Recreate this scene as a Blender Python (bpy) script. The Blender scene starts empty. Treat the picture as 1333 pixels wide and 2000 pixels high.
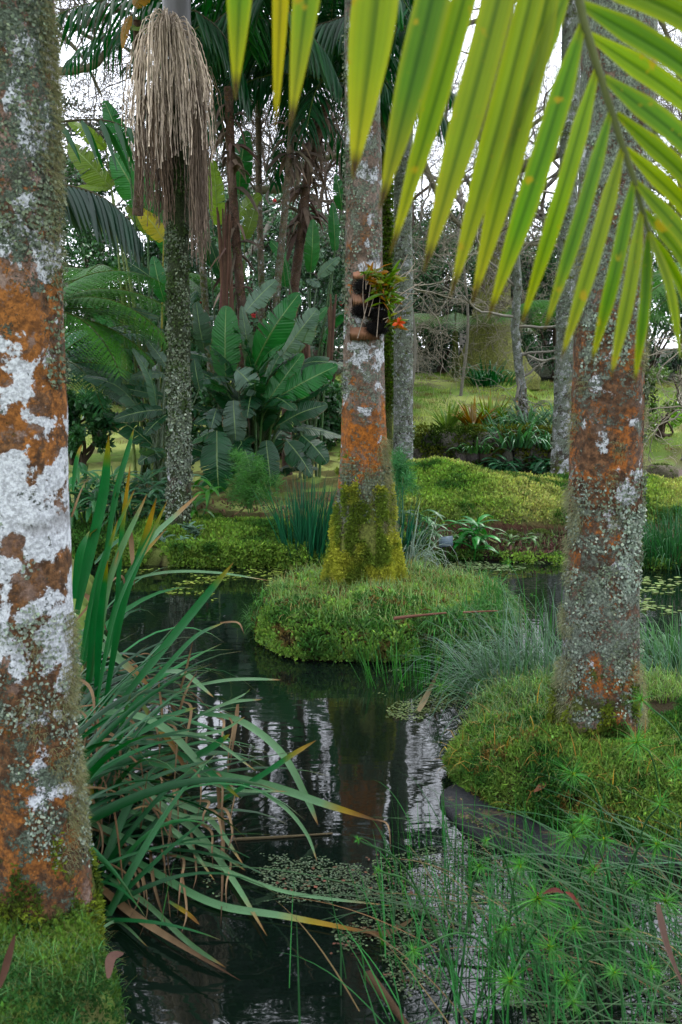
import bpy, math, random
import numpy as np
from mathutils import Vector

random.seed(11)
R = np.random.default_rng(11)
PI = math.pi
SC = bpy.context.scene
COL = SC.collection
PITCH = math.radians(8.53)
CAMZ = 1.6
F = 2000.0
cp, sp = math.cos(PITCH), math.sin(PITCH)

# ---------------------------------------------------------------- placement
def ray(px, py):
    u = (px - 666.5) / F; v = (1000 - py) / F
    return np.array([u, cp + v * sp, -sp + v * cp])

def W(px, py, d):
    r = ray(px, py); return np.array([0, 0, CAMZ]) + r * (d / r[1])

def G(px, py, z=0.0):
    r = ray(px, py); return np.array([0, 0, CAMZ]) + r * ((z - CAMZ) / r[2])

def GD(px, py, z=0.0):
    r = ray(px, py)
    if r[2] > -1e-4: return 1e6
    return (z - CAMZ) / r[2] * r[1]

def WM(px, py, d, zmin=0.015):
    """point seen at (px,py), at depth d, or nearer when that would dip under z = zmin"""
    return W(px, py, min(d, GD(px, py, zmin)))

# ---------------------------------------------------------------- numeric noise
def _h(i, j, k, s=0):
    n = (i * 374761393 + j * 668265263 + k * 2147483647 + s * 97531) & 0xffffffff
    n = ((n ^ (n >> 13)) * 1274126177) & 0xffffffff
    return ((n ^ (n >> 16)) & 0xffff) / 65535.0

def vn(x, y, z=0.0, s=0):
    x, y, z = np.broadcast_arrays(np.asarray(x, float), np.asarray(y, float), np.asarray(z, float))
    xi = np.floor(x).astype(np.int64); yi = np.floor(y).astype(np.int64); zi = np.floor(z).astype(np.int64)
    a = x - xi; b = y - yi; c = z - zi
    a = a * a * (3 - 2 * a); b = b * b * (3 - 2 * b); c = c * c * (3 - 2 * c)
    r = 0
    for dx in (0, 1):
        for dy in (0, 1):
            for dz in (0, 1):
                r = r + _h(xi + dx, yi + dy, zi + dz, s) * np.where(dx, a, 1 - a) * np.where(dy, b, 1 - b) * np.where(dz, c, 1 - c)
    return r

def fbm(x, y, z=0.0, s=0, o=4):
    r = 0; a = .5; t = 0; f = 1.0
    for i in range(o):
        r = r + a * vn(np.asarray(x) * f, np.asarray(y) * f, np.asarray(z) * f, s + i); t += a; a *= .5; f *= 2.03
    return r / t

def sst(a, b, x):
    t = np.clip((x - a) / (b - a), 0, 1); return t * t * (3 - 2 * t)

def lin(c):
    c = np.asarray(c, float) / 255.0
    return .55 * np.where(c <= .04045, c / 12.92, ((c + .055) / 1.055) ** 2.4)      # pale display tones down to real albedos

def nz(v):
    return v / np.maximum(np.linalg.norm(v, axis=-1, keepdims=True), 1e-9)

# ---------------------------------------------------------------- mesh builder
class MB:
    def __init__(s):
        s.v = []; s.c = []; s.t = []; s.q = []; s.f3 = []; s.n = 0
    def add(s, v, q=None, c=(.5, .5, .5), t=None, tri=None):
        v = np.asarray(v, float).reshape(-1, 3); n = len(v)
        c = np.asarray(c, float)
        if c.ndim == 1: c = np.tile(c, (n, 1))
        if t is None: t = np.zeros((n, 3))
        s.v.append(v); s.c.append(c.reshape(-1, 3)); s.t.append(np.asarray(t, float).reshape(-1, 3))
        if q is not None and len(q): s.q.append(np.asarray(q).reshape(-1, 4) + s.n)
        if tri is not None and len(tri): s.f3.append(np.asarray(tri).reshape(-1, 3) + s.n)
        s.n += n
    def build(s, name, mat, parent=None, origin=None, smooth=True):
        me = bpy.data.meshes.new(name)
        o = bpy.data.objects.new(name, me); COL.objects.link(o)
        if parent is not None:
            o.parent = parent; off = np.array(parent.location)
            p = parent.parent
            while p is not None: off = off + np.array(p.location); p = p.parent
        elif origin is not None:
            off = np.asarray(origin, float); o.location = tuple(off)
        else: off = np.zeros(3)
        if s.n == 0: return o
        V = np.concatenate(s.v) - off
        C = np.concatenate(s.c); T = np.concatenate(s.t)
        Q = np.concatenate(s.q) if s.q else np.zeros((0, 4), int)
        T3 = np.concatenate(s.f3) if s.f3 else np.zeros((0, 3), int)
        me.vertices.add(len(V)); me.vertices.foreach_set('co', V.astype(np.float32).ravel())
        L = np.concatenate([Q.ravel(), T3.ravel()]).astype(np.int32)
        me.loops.add(len(L)); me.loops.foreach_set('vertex_index', L)
        st = np.concatenate([np.arange(len(Q)) * 4, len(Q) * 4 + np.arange(len(T3)) * 3]).astype(np.int32)
        me.polygons.add(len(st)); me.polygons.foreach_set('loop_start', st)
        if smooth: me.polygons.foreach_set('use_smooth', np.ones(len(st), bool))
        a = me.attributes.new('Col', 'FLOAT_COLOR', 'POINT')
        a.data.foreach_set('color', np.concatenate([C, np.ones((len(C), 1))], 1).astype(np.float32).ravel())
        a = me.attributes.new('tv', 'FLOAT_VECTOR', 'POINT')
        a.data.foreach_set('vector', T.astype(np.float32).ravel())
        me.update(calc_edges=True)
        me.materials.append(mat)
        return o

def tag(o, label=None, cat=None, group=None, kind=None):
    if label: o['label'] = label
    if cat: o['category'] = cat
    if group: o['group'] = group
    if kind: o['kind'] = kind
    return o

def empty(name, loc, label, cat, group=None):
    o = bpy.data.objects.new(name, None); COL.objects.link(o)
    o.location = tuple(float(a) for a in loc); o.empty_display_size = .1
    return tag(o, label, cat, group)

# ---------------------------------------------------------------- shape makers
def cjit(base, n, amt=.12, hue=.05):
    """n colours round a base albedo"""
    base = np.asarray(base, float)
    k = np.exp(R.normal(0, amt, (n, 1)))
    h = 1 + R.normal(0, hue, (n, 3))
    return np.clip(base * k * h, .002, .95)

def mixc(a, b, t):
    return np.asarray(a) * (1 - t) + np.asarray(b) * t

def blades(mb, base, d0, side, L, w, n=5, droop=0.0, pw=1.4, fold=0.15, c0=(.05, .1, .03), c1=None, prof='grass', tc=.85, kink=None, twist=0.0):
    """many blades at once. d0 start direction, side across, droop gravity, c0 base colours, c1 tip colours"""
    base = np.asarray(base, float).reshape(-1, 3); N = len(base)
    if N == 0: return
    d0 = nz(np.broadcast_to(np.asarray(d0, float), (N, 3))); side = np.broadcast_to(np.asarray(side, float), (N, 3))
    L = np.broadcast_to(np.asarray(L, float), (N,)); w = np.broadcast_to(np.asarray(w, float), (N,)); dr = np.broadcast_to(np.asarray(droop, float), (N,))
    tw = np.broadcast_to(np.asarray(twist, float), (N,))
    P = base.copy(); pts = [P]; dirs = []
    for i in range(n):
        t = (i + .5) / n
        d = d0 + np.array([0, 0, -1.0]) * (dr * t ** pw)[:, None]
        if kink is not None:
            kt, kd = kink; m = (t > kt)[:, None]
            d = np.where(m, kd, d)
        d = nz(d); dirs.append(d)
        P = P + d * (L / n)[:, None]; pts.append(P)
    dirs.append(dirs[-1])
    V = np.zeros((N, n + 1, 3, 3)); T = np.zeros((N, n + 1, 3, 3)); C = np.zeros((N, n + 1, 3, 3))
    c0 = np.broadcast_to(np.asarray(c0, float), (N, 3)); c1 = c0 if c1 is None else np.broadcast_to(np.asarray(c1, float), (N, 3))
    rnd = R.random(N)
    for i in range(n + 1):
        t = i / n; d = dirs[i]
        s = nz(side - (side * d).sum(1, keepdims=True) * d)
        nn = np.cross(s, d)
        a = tw * t
        s = s * np.cos(a)[:, None] + nn * np.sin(a)[:, None]; nn = np.cross(s, d)
        if prof == 'grass': k = (1 - t ** 2.2) * (.75 + .25 * min(1, t * 6)) + .02
        elif prof == 'leaf': k = math.sin(PI * min(1, t * .92 + .06)) ** .75
        elif prof == 'lance': k = min(1, .35 + t * 3) * (1 - max(0, t - .25) / .75) ** .7 + .02
        elif prof == 'strap': k = min(1, .5 + t * 2.5) * (1 - t ** 5) + .02
        elif prof == 'leaflet': k = min(1, .35 + t * 4.0) * (1 - sst(.45, 1.0, t) * .98)
        else: k = 1
        ww = (w * k * .5)[:, None]
        V[:, i, 0] = pts[i] - s * ww; V[:, i, 2] = pts[i] + s * ww; V[:, i, 1] = pts[i] - nn * ww * fold * 2
        for j in range(3): T[:, i, j] = np.stack([np.full(N, t), np.full(N, (j - 1.0)), rnd], 1)
        tt = float(sst(tc, 1.0, t)) if tc < 1 else 0
        if tc <= 0: tt = t
        C[:, i, :] = (c0 * (1 - tt) + c1 * tt)[:, None, :]
    idx = np.arange(N * (n + 1) * 3).reshape(N, n + 1, 3)
    q = []
    for j in (0, 1):
        q.append(np.stack([idx[:, :-1, j], idx[:, :-1, j + 1], idx[:, 1:, j + 1], idx[:, 1:, j]], -1).reshape(-1, 4))
    mb.add(V.reshape(-1, 3), np.concatenate(q), C.reshape(-1, 3), T.reshape(-1, 3))

def diamonds(mb, base, d, side, L, w, col, wide=.5):
    """N little leaves, one quad each"""
    base = np.asarray(base, float).reshape(-1, 3); N = len(base)
    d = nz(np.broadcast_to(d, (N, 3))); s = np.broadcast_to(side, (N, 3)); s = nz(s - (s * d).sum(1, keepdims=True) * d)
    L = np.broadcast_to(L, (N,))[:, None]; w = np.broadcast_to(w, (N,))[:, None]
    V = np.stack([base, base + d * L * wide - s * w * .5, base + d * L, base + d * L * wide + s * w * .5], 1)
    col = np.broadcast_to(col, (N, 3))
    rnd = R.random(N); T = np.zeros((N, 4, 3)); T[:, 2, 0] = 1; T[:, 1, 1] = -1; T[:, 3, 1] = 1; T[:, :, 2] = rnd[:, None]
    mb.add(V.reshape(-1, 3), np.arange(N * 4).reshape(N, 4), np.repeat(col, 4, 0), T.reshape(-1, 3))

def rdir(n, up=0.0):
    v = R.normal(0, 1, (n, 3)); v[:, 2] += up; return nz(v)

def catmull(P, m):
    P = np.asarray(P, float); n = len(P)
    if n == 2: return P[0] + (P[1] - P[0]) * np.linspace(0, 1, m)[:, None]
    Q = np.vstack([2 * P[0] - P[1], P, 2 * P[-1] - P[-2]])
    out = []
    for u in np.linspace(0, n - 1 - 1e-6, m):
        i = int(u); t = u - i; a, b, c, d = Q[i], Q[i + 1], Q[i + 2], Q[i + 3]
        out.append(.5 * ((2 * b) + (c - a) * t + (2 * a - 5 * b + 4 * c - d) * t * t + (3 * b - a - 3 * c + d) * t ** 3))
    return np.array(out)

def tube(mb, P, r, k=8, col=(.2, .15, .1), cap=True, bump=0.0, bs=12.0, colf=None):
    P = np.asarray(P, float); n = len(P); r = np.broadcast_to(np.asarray(r, float), (n,))
    T = nz(np.gradient(P, axis=0)); ref = np.array([1.0, 0, 0]) if abs(T[0][2]) > .5 else np.array([0, 0, 1.0])
    A = nz(np.cross(T, ref)); B = np.cross(T, A)
    an = np.linspace(0, 2 * PI, k, endpoint=False)
    D = A[:, None, :] * np.cos(an)[None, :, None] + B[:, None, :] * np.sin(an)[None, :, None]
    V = P[:, None, :] + D * r[:, None, None]
    if bump:
        f = fbm(V[..., 0] * bs, V[..., 1] * bs, V[..., 2] * bs, 3) - .5
        V = V + D * (f * bump)[..., None]
    ii = np.arange(n * k).reshape(n, k); jj = np.roll(ii, -1, 1)
    q = np.stack([ii[:-1], jj[:-1], jj[1:], ii[1:]], -1).reshape(-1, 4)
    ln = np.concatenate([[0], np.cumsum(np.linalg.norm(np.diff(P, axis=0), axis=1))])
    t = np.zeros((n, k, 3)); t[..., 0] = ln[:, None]; t[..., 1] = (an / (2 * PI))[None, :]
    c = np.broadcast_to(np.asarray(col, float), (n * k, 3)) if np.asarray(col).ndim == 1 else np.repeat(np.asarray(col), k, 0)
    mb.add(V.reshape(-1, 3), q, c, t.reshape(-1, 3))
    if cap and k >= 3:
        for e, rr in ((0, P[0]), (n - 1, P[-1])):
            b = mb.n; mb.add(np.vstack([V[e], rr[None]]), None, c[e * k:e * k + k + 1] if len(c) >= e * k + k + 1 else np.tile(c[-1], (k + 1, 1)),
                             tri=[(i, (i + 1) % k, k) for i in range(k)])

def pathblade(mb, P, w, m=16, hint=(0, -.5, .85), fold=.18, cols=None, prof='strap', kinked=False, twist=0.0, pleat=False):
    """one blade along a path; cols = list of (t, colour) stops"""
    P = np.asarray(P, float)
    if kinked:
        Q = [P[0]]
        for a, b in zip(P[:-1], P[1:]):
            for u in np.linspace(0, 1, max(3, m // (len(P) - 1)) + 1)[1:]: Q.append(a + (b - a) * u)
        Q = np.array(Q)
    else: Q = catmull(P, m)
    n = len(Q); T = nz(np.gradient(Q, axis=0)); H = np.asarray(hint, float)
    H = np.broadcast_to(H, Q.shape)
    S = nz(np.cross(T, H)); N = np.cross(S, T)
    if twist:
        a = np.linspace(0, twist, n)[:, None]; S, N = S * np.cos(a) + N * np.sin(a), N * np.cos(a) - S * np.sin(a)
    t = np.linspace(0, 1, n)
    if prof == 'strap': k = np.minimum(1, .55 + t * 1.5) * (1 - t ** 6) + .03
    elif prof == 'taper': k = np.minimum(1, .6 + t * 2) * (1 - t ** 2.2) + .03
    elif prof == 'leaflet': k = np.minimum(1, .30 + t * 3.0) * (1 - np.clip((t - .6) / .4, 0, 1) ** 1.5 * .96)
    elif prof == 'leaf': k = np.sin(PI * np.minimum(1, t * .92 + .06)) ** .75
    else: k = np.ones(n)
    ww = (w * k * .5)[:, None]
    if pleat:
        xs = [-1, -.62, -.3, 0, .3, .62, 1]; zs = [0, -.10, -.02, -.30, -.02, -.10, 0]
    else: xs = [-1, 0, 1]; zs = [0, -fold * 2, 0]
    J = len(xs)
    V = np.stack([Q + S * ww * x + N * ww * z for x, z in zip(xs, zs)], 1)
    cs = np.array([c for _, c in cols]); ts = [a for a, _ in cols]
    C = np.stack([np.interp(t, ts, cs[:, i]) for i in range(3)], 1)
    C = np.repeat(C[:, None], J, 1)
    TV = np.zeros((n, J, 3)); TV[..., 0] = t[:, None]; TV[..., 1] = np.array(xs)[None]; TV[..., 2] = R.random()
    ii = np.arange(n * J).reshape(n, J)
    q = np.stack([ii[:-1, :-1], ii[:-1, 1:], ii[1:, 1:], ii[1:, :-1]], -1).reshape(-1, 4)
    mb.add(V.reshape(-1, 3), q, C.reshape(-1, 3), TV.reshape(-1, 3))
    return Q

# ---------------------------------------------------------------- materials
def newmat(name):
    m = bpy.data.materials.new(name); m.use_nodes = True
    nt = m.node_tree; nt.nodes.clear()
    return m, nt

class NT:
    def __init__(s, nt): s.nt = nt
    def n(s, t, **k):
        o = s.nt.nodes.new(t)
        for a, b in k.items():
            if a.startswith('i_'):
                key = a[2:].replace('_', ' ')
                o.inputs[int(key) if key.isdigit() else key].default_value = b
            else: setattr(o, a, b)
        return o
    def l(s, a, b): s.nt.links.new(a, b)
    def math(s, op, a, b=None, clamp=False):
        o = s.nt.nodes.new('ShaderNodeMath'); o.operation = op; o.use_clamp = clamp
        for i, v in enumerate((a, b)):
            if v is None: continue
            if isinstance(v, (int, float)): o.inputs[i].default_value = v
            else: s.l(v, o.inputs[i])
        return o.outputs[0]
    def mix(s, f, a, b, mode='MIX'):
        o = s.nt.nodes.new('ShaderNodeMix'); o.data_type = 'RGBA'; o.blend_type = mode
        for i, v in ((0, f), (6, a), (7, b)):
            if isinstance(v, (int, float)): o.inputs[i].default_value = v
            elif isinstance(v, (tuple, list, np.ndarray)): o.inputs[i].default_value = (*[float(x) for x in v[:3]], 1)
            else: s.l(v, o.inputs[i])
        return o.outputs[2]
    def noise(s, co, scale, detail=4, rough=.55, dist=0.0):
        o = s.n('ShaderNodeTexNoise'); o.inputs['Scale'].default_value = scale; o.inputs['Detail'].default_value = detail
        o.inputs['Roughness'].default_value = rough; o.inputs['Distortion'].default_value = dist
        if co is not None: s.l(co, o.inputs['Vector'])
        return o.outputs['Fac']
    def ss(s, v, a, b):
        o = s.n('ShaderNodeMapRange'); o.interpolation_type = 'SMOOTHSTEP'
        s.l(v, o.inputs[0])
        for i, x in ((1, a), (2, b)):
            if isinstance(x, (int, float)): o.inputs[i].default_value = x
            else: s.l(x, o.inputs[i])
        return o.outputs[0]

def foliage_mat(name, rough=.5, spec=.35, trans=.35, nscale=14, namt=.35, tint=(1.25, 1.3, .55), streak=0.0, spots=None, coat=0.0, mid=0.0, sat=1.22):
    m, nt = newmat(name); t = NT(nt)
    at = t.n('ShaderNodeAttribute', attribute_name='Col'); tv = t.n('ShaderNodeAttribute', attribute_name='tv')
    tc = t.n('ShaderNodeTexCoord')
    nf = t.noise(tc.outputs['Object'], nscale, 3)
    k = t.math('ADD', t.math('MULTIPLY', nf, 2 * namt), 1 - namt)
    col = t.mix(1.0, at.outputs['Color'], k, 'MULTIPLY')
    sep = t.n('ShaderNodeSeparateXYZ'); t.l(tv.outputs['Vector'], sep.inputs[0])
    bumpsrc = None
    if streak:
        w = t.math('ADD', t.math('MULTIPLY', t.math('SINE', t.math('MULTIPLY', sep.outputs[1], 22.0)), .6), t.math('MULTIPLY', t.math('SINE', t.math('MULTIPLY', sep.outputs[1], 51.0)), .4))
        ks = t.math('ADD', t.math('MULTIPLY', w, streak), 1.0)
        col = t.mix(1.0, col, ks, 'MULTIPLY'); bumpsrc = w
    if mid:
        e = t.ss(t.math('ABSOLUTE', sep.outputs[1]), 0.0, .28)
        col = t.mix(t.math('MULTIPLY', t.math('SUBTRACT', 1.0, e), mid), col, (.010, .045, .008))
        col = t.mix(t.math('MULTIPLY', t.ss(t.math('ABSOLUTE', sep.outputs[1]), .55, 1.0), .45), col, tuple(lin((190, 190, 50))))
    if spots is not None:
        sc, cc, th = spots
        cv = t.n('ShaderNodeCombineXYZ')
        s1 = t.noise(tc.outputs['Object'], sc, 2, .5)
        s2 = t.noise(tc.outputs['Object'], sc * 4.5, 2, .5)
        f = t.math('MAXIMUM', t.ss(s1, th, th + .07), t.math('MULTIPLY', t.ss(s2, th + .05, th + .1), .8))
        col = t.mix(f, col, cc)
    hs = t.n('ShaderNodeHueSaturation'); hs.inputs['Saturation'].default_value = sat; t.l(col, hs.inputs['Color']); col = hs.outputs[0]
    p = t.n('ShaderNodeBsdfPrincipled'); t.l(col, p.inputs['Base Color'])
    p.inputs['Roughness'].default_value = rough; p.inputs['Specular IOR Level'].default_value = spec * .6
    if coat: p.inputs['Coat Weight'].default_value = coat; p.inputs['Coat Roughness'].default_value = .3
    if bumpsrc is not None:
        b = t.n('ShaderNodeBump'); b.inputs['Strength'].default_value = .25; b.inputs['Distance'].default_value = .002
        t.l(bumpsrc, b.inputs['Height']); t.l(b.outputs[0], p.inputs['Normal'])
    out = t.n('ShaderNodeOutputMaterial')
    if trans > 0:
        tr = t.n('ShaderNodeBsdfTranslucent'); t.l(t.mix(1.0, col, tint, 'MULTIPLY'), tr.inputs['Color'])
        mx = t.n('ShaderNodeMixShader'); mx.inputs[0].default_value = trans
        t.l(p.outputs[0], mx.inputs[1]); t.l(tr.outputs[0], mx.inputs[2]); t.l(mx.outputs[0], out.inputs[0])
    else: t.l(p.outputs[0], out.inputs[0])
    return m

def paddle_mat(name):
    """banana-like leaf: fine side veins, pale midrib"""
    m, nt = newmat(name); t = NT(nt)
    at = t.n('ShaderNodeAttribute', attribute_name='Col'); tv = t.n('ShaderNodeAttribute', attribute_name='tv')
    sep = t.n('ShaderNodeSeparateXYZ'); t.l(tv.outputs['Vector'], sep.inputs[0])
    ab = t.math('ABSOLUTE', sep.outputs[1])
    u = t.math('SUBTRACT', sep.outputs[0], t.math('MULTIPLY', ab, .10))
    w1 = t.math('SINE', t.math('MULTIPLY', u, 150.0)); w2 = t.math('SINE', t.math('MULTIPLY', u, 61.0))
    ww = t.math('ADD', t.math('MULTIPLY', w1, .5), t.math('MULTIPLY', w2, .5))
    tc = t.n('ShaderNodeTexCoord'); nf = t.noise(tc.outputs['Object'], 9, 3)
    k = t.math('ADD', t.math('MULTIPLY', ww, .10), t.math('ADD', t.math('MULTIPLY', nf, .5), .75))
    col = t.mix(1.0, at.outputs['Color'], k, 'MULTIPLY')
    e = t.ss(ab, .02, .07)
    col = t.mix(t.math('MULTIPLY', t.math('SUBTRACT', 1.0, e), .6), col, (.22, .32, .12))
    p = t.n('ShaderNodeBsdfPrincipled'); t.l(col, p.inputs['Base Color']); p.inputs['Roughness'].default_value = .38
    p.inputs['Specular IOR Level'].default_value = .35
    b = t.n('ShaderNodeBump'); b.inputs['Strength'].default_value = .5; b.inputs['Distance'].default_value = .004
    t.l(ww, b.inputs['Height']); t.l(b.outputs[0], p.inputs['Normal'])
    tr = t.n('ShaderNodeBsdfTranslucent'); t.l(t.mix(1.0, col, (1.3, 1.5, .5), 'MULTIPLY'), tr.inputs['Color'])
    ed = t.math('MULTIPLY', t.ss(ab, .86, .99), t.ss(nf, .50, .62)); col2 = t.mix(ed, col, (.10, .06, .025)); t.l(col2, p.inputs['Base Color'])
    mx = t.n('ShaderNodeMixShader'); mx.inputs[0].default_value = .38
    out = t.n('ShaderNodeOutputMaterial')
    t.l(p.outputs[0], mx.inputs[1]); t.l(tr.outputs[0], mx.inputs[2]); t.l(mx.outputs[0], out.inputs[0])
    return m

def bark_mat(name, zmax, stops, cA=(120, 100, 84), cB=(84, 62, 46), white=(205, 208, 212), orange=(150, 88, 36), rust=(98, 66, 42), lich=(150, 160, 140), moss=(92, 104, 36), sc=1.0, seed=0.0, rings=0.0):
    """layered palm bark. stops: (z, white, orange, lichen, moss, rust) densities 0..1 along the height"""
    m, nt = newmat(name); t = NT(nt)
    tc = t.n('ShaderNodeTexCoord'); mp = t.n('ShaderNodeMapping'); t.l(tc.outputs['Object'], mp.inputs[0]); mp.inputs['Location'].default_value = (seed, seed * 1.7, 0)
    co = mp.outputs[0]
    st = t.n('ShaderNodeMapping'); t.l(co, st.inputs[0]); st.inputs['Scale'].default_value = (1, 1, .55)
    cs = st.outputs[0]
    sep = t.n('ShaderNodeSeparateXYZ'); t.l(tc.outputs['Object'], sep.inputs[0])
    zw = t.math('ADD', sep.outputs[2], t.math('MULTIPLY', t.math('SUBTRACT', t.noise(tc.outputs['Object'], 5.0, 4, .6), .5), .75))
    zf = t.math('DIVIDE', zw, zmax, True)
    def ramp(cols):
        r = t.n('ShaderNodeValToRGB'); t.l(zf, r.inputs[0]); e = r.color_ramp.elements
        while len(e) < len(cols): e.new(.5)
        for i, (z, c) in enumerate(cols): e[i].position = min(1, max(0, z / zmax)); e[i].color = (*c, 1)
        s = t.n('ShaderNodeSeparateColor'); t.l(r.outputs[0], s.inputs[0]); return s.outputs
    r1 = ramp([(s[0], (s[1], s[2], s[3])) for s in stops]); r2 = ramp([(s[0], (s[4], s[5], 0)) for s in stops])
    n1 = t.noise(cs, 9 * sc, 6, .6, .4); n2 = t.noise(co, 40 * sc, 5, .65); n3 = t.noise(co, 160 * sc, 3, .7)
    base = t.mix(t.ss(n1, .35, .65), tuple(lin(cA)), tuple(lin(cB)))
    base = t.mix(t.math('MULTIPLY', t.ss(n2, .45, .7), .55), base, tuple(lin((58, 44, 34))))
    base = t.mix(t.math('MULTIPLY', t.ss(n3, .5, .75), .35), base, tuple(lin((168, 152, 138))))
    def layer(base, dens, nf, colr, e=.02, amt=1.0, rg=.32):
        nf = t.math('ADD', nf, t.math('ADD', t.math('MULTIPLY', t.math('SUBTRACT', n2, .5), rg), t.math('MULTIPLY', t.math('SUBTRACT', n3, .5), rg * .6)))
        v = t.math('ADD', nf, t.math('MULTIPLY', dens, .42))      # density .0 -> rare, 1 -> everywhere
        f = t.ss(v, .70 - e, .70 + e)
        if amt < 1: f = t.math('MULTIPLY', f, amt)
        return t.mix(f, base, colr), f
    nr = t.noise(cs, 6 * sc, 5, .6, .6)
    mr = t.n('ShaderNodeMapping'); t.l(co, mr.inputs[0]); mr.inputs['Location'].default_value = (3.1, 7.7, 1.3)
    nr = t.noise(mr.outputs[0], 7 * sc, 6, .65, .3)
    base, _ = layer(base, r2[1], nr, t.mix(t.ss(n2, .36, .64), tuple(lin(rust) * .45), tuple(lin(rust) * 1.7)), .09)
    mo = t.n('ShaderNodeMapping'); t.l(co, mo.inputs[0]); mo.inputs['Location'].default_value = (13.1, 2.7, 5.3)
    no = t.noise(mo.outputs[0], 8 * sc, 7, .68, .5)
    base, fo = layer(base, r1[1], no, t.mix(t.ss(n2, .35, .65), tuple(lin(orange) * .62), tuple(lin(orange) * 1.35)), .035)
    mw = t.n('ShaderNodeMapping'); t.l(co, mw.inputs[0]); mw.inputs['Location'].default_value = (23.1, 12.7, 9.3)
    nw = t.noise(mw.outputs[0], 8 * sc, 7, .58, .3)
    base, fw = layer(base, r1[0], nw, t.mix(t.ss(n3, .35, .7), tuple(lin(white)), tuple(lin(white) * .82)), .014, 1.0, .14)
    ml = t.n('ShaderNodeMapping'); t.l(co, ml.inputs[0]); ml.inputs['Location'].default_value = (3.1, 32.7, 19.3)
    nl = t.noise(ml.outputs[0], 14 * sc, 4, .6)
    nl2 = t.math('ADD', t.math('MULTIPLY', nl, .55), t.math('MULTIPLY', t.noise(ml.outputs[0], 95 * sc, 4, .7), .45))
    base, fl = layer(base, r1[2], nl2, t.mix(t.ss(n3, .4, .6), tuple(lin(lich)), tuple(lin(lich) * .42)), .02)
    mm = t.n('ShaderNodeMapping'); t.l(co, mm.inputs[0]); mm.inputs['Location'].default_value = (43.1, 2.7, 29.3)
    nm = t.noise(mm.outputs[0], 12 * sc, 5, .65)
    base, fm = layer(base, r2[0], nm, t.mix(t.ss(n2, .3, .7), tuple(lin(moss) * .6), tuple(lin(moss) * 1.2)), .05)
    n4 = t.noise(co, 70 * sc, 5, .75)
    base = t.mix(1.0, base, t.math('ADD', t.math('MULTIPLY', t.ss(n4, .38, .62), .62), .62), 'MULTIPLY')
    if rings:
        wv = t.math('ADD', t.math('MULTIPLY', sep.outputs[2], rings), t.math('MULTIPLY', t.noise(co, 4, 2), .35))
        fr = t.math('FRACT', wv); rl = t.math('SUBTRACT', 1.0, t.ss(t.math('ABSOLUTE', t.math('SUBTRACT', fr, .5)), 0.0, .09))
        rl = t.math('MULTIPLY', rl, t.ss(t.noise(co, 11, 2), .42, .55))
        base = t.mix(t.math('MULTIPLY', rl, .5), base, (.03, .022, .015))
    else: rl = None
    p = t.n('ShaderNodeBsdfPrincipled'); t.l(base, p.inputs['Base Color']); p.inputs['Roughness'].default_value = .85; p.inputs['Specular IOR Level'].default_value = .2
    h = t.math('ADD', t.math('MULTIPLY', n2, .5), t.math('MULTIPLY', n3, .35))
    h = t.math('ADD', h, t.math('MULTIPLY', fl, t.math('ADD', t.math('MULTIPLY', n3, 1.6), .2)))
    h = t.math('ADD', h, t.math('MULTIPLY', fw, .12)); h = t.math('ADD', h, t.math('MULTIPLY', fm, t.math('MULTIPLY', n2, 2.0)))
    if rl is not None: h = t.math('SUBTRACT', h, t.math('MULTIPLY', rl, .8))
    b = t.n('ShaderNodeBump'); b.inputs['Strength'].default_value = .9; b.inputs['Distance'].default_value = .006
    t.l(h, b.inputs['Height']); t.l(b.outputs[0], p.inputs['Normal'])
    out = t.n('ShaderNodeOutputMaterial'); t.l(p.outputs[0], out.inputs[0])
    return m

def rough_mat(name, ns=30, namt=.5, bump=.8, dist=.01, rough=.9, big=3.0, c2=None, th=.5, spec=.2):
    """vertex colour broken up by two noises; soil, stone, wood"""
    m, nt = newmat(name); t = NT(nt)
    at = t.n('ShaderNodeAttribute', attribute_name='Col'); tc = t.n('ShaderNodeTexCoord'); co = tc.outputs['Object']
    n1 = t.noise(co, big, 5, .6); n2 = t.noise(co, ns, 6, .7)
    k = t.math('ADD', t.math('MULTIPLY', t.math('ADD', t.math('MULTIPLY', n1, .5), t.math('MULTIPLY', n2, .5)), 2.4 * namt), 1 - 1.2 * namt)
    col = t.mix(1.0, at.outputs['Color'], k, 'MULTIPLY')
    if c2 is not None: col = t.mix(t.ss(t.noise(co, big * 2.3, 6, .65), th, th + .12), col, c2)
    p = t.n('ShaderNodeBsdfPrincipled'); t.l(col, p.inputs['Base Color']); p.inputs['Roughness'].default_value = rough; p.inputs['Specular IOR Level'].default_value = spec
    b = t.n('ShaderNodeBump'); b.inputs['Strength'].default_value = bump; b.inputs['Distance'].default_value = dist
    t.l(n2, b.inputs['Height']); t.l(b.outputs[0], p.inputs['Normal'])
    out = t.n('ShaderNodeOutputMaterial'); t.l(p.outputs[0], out.inputs[0])
    return m

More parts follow.
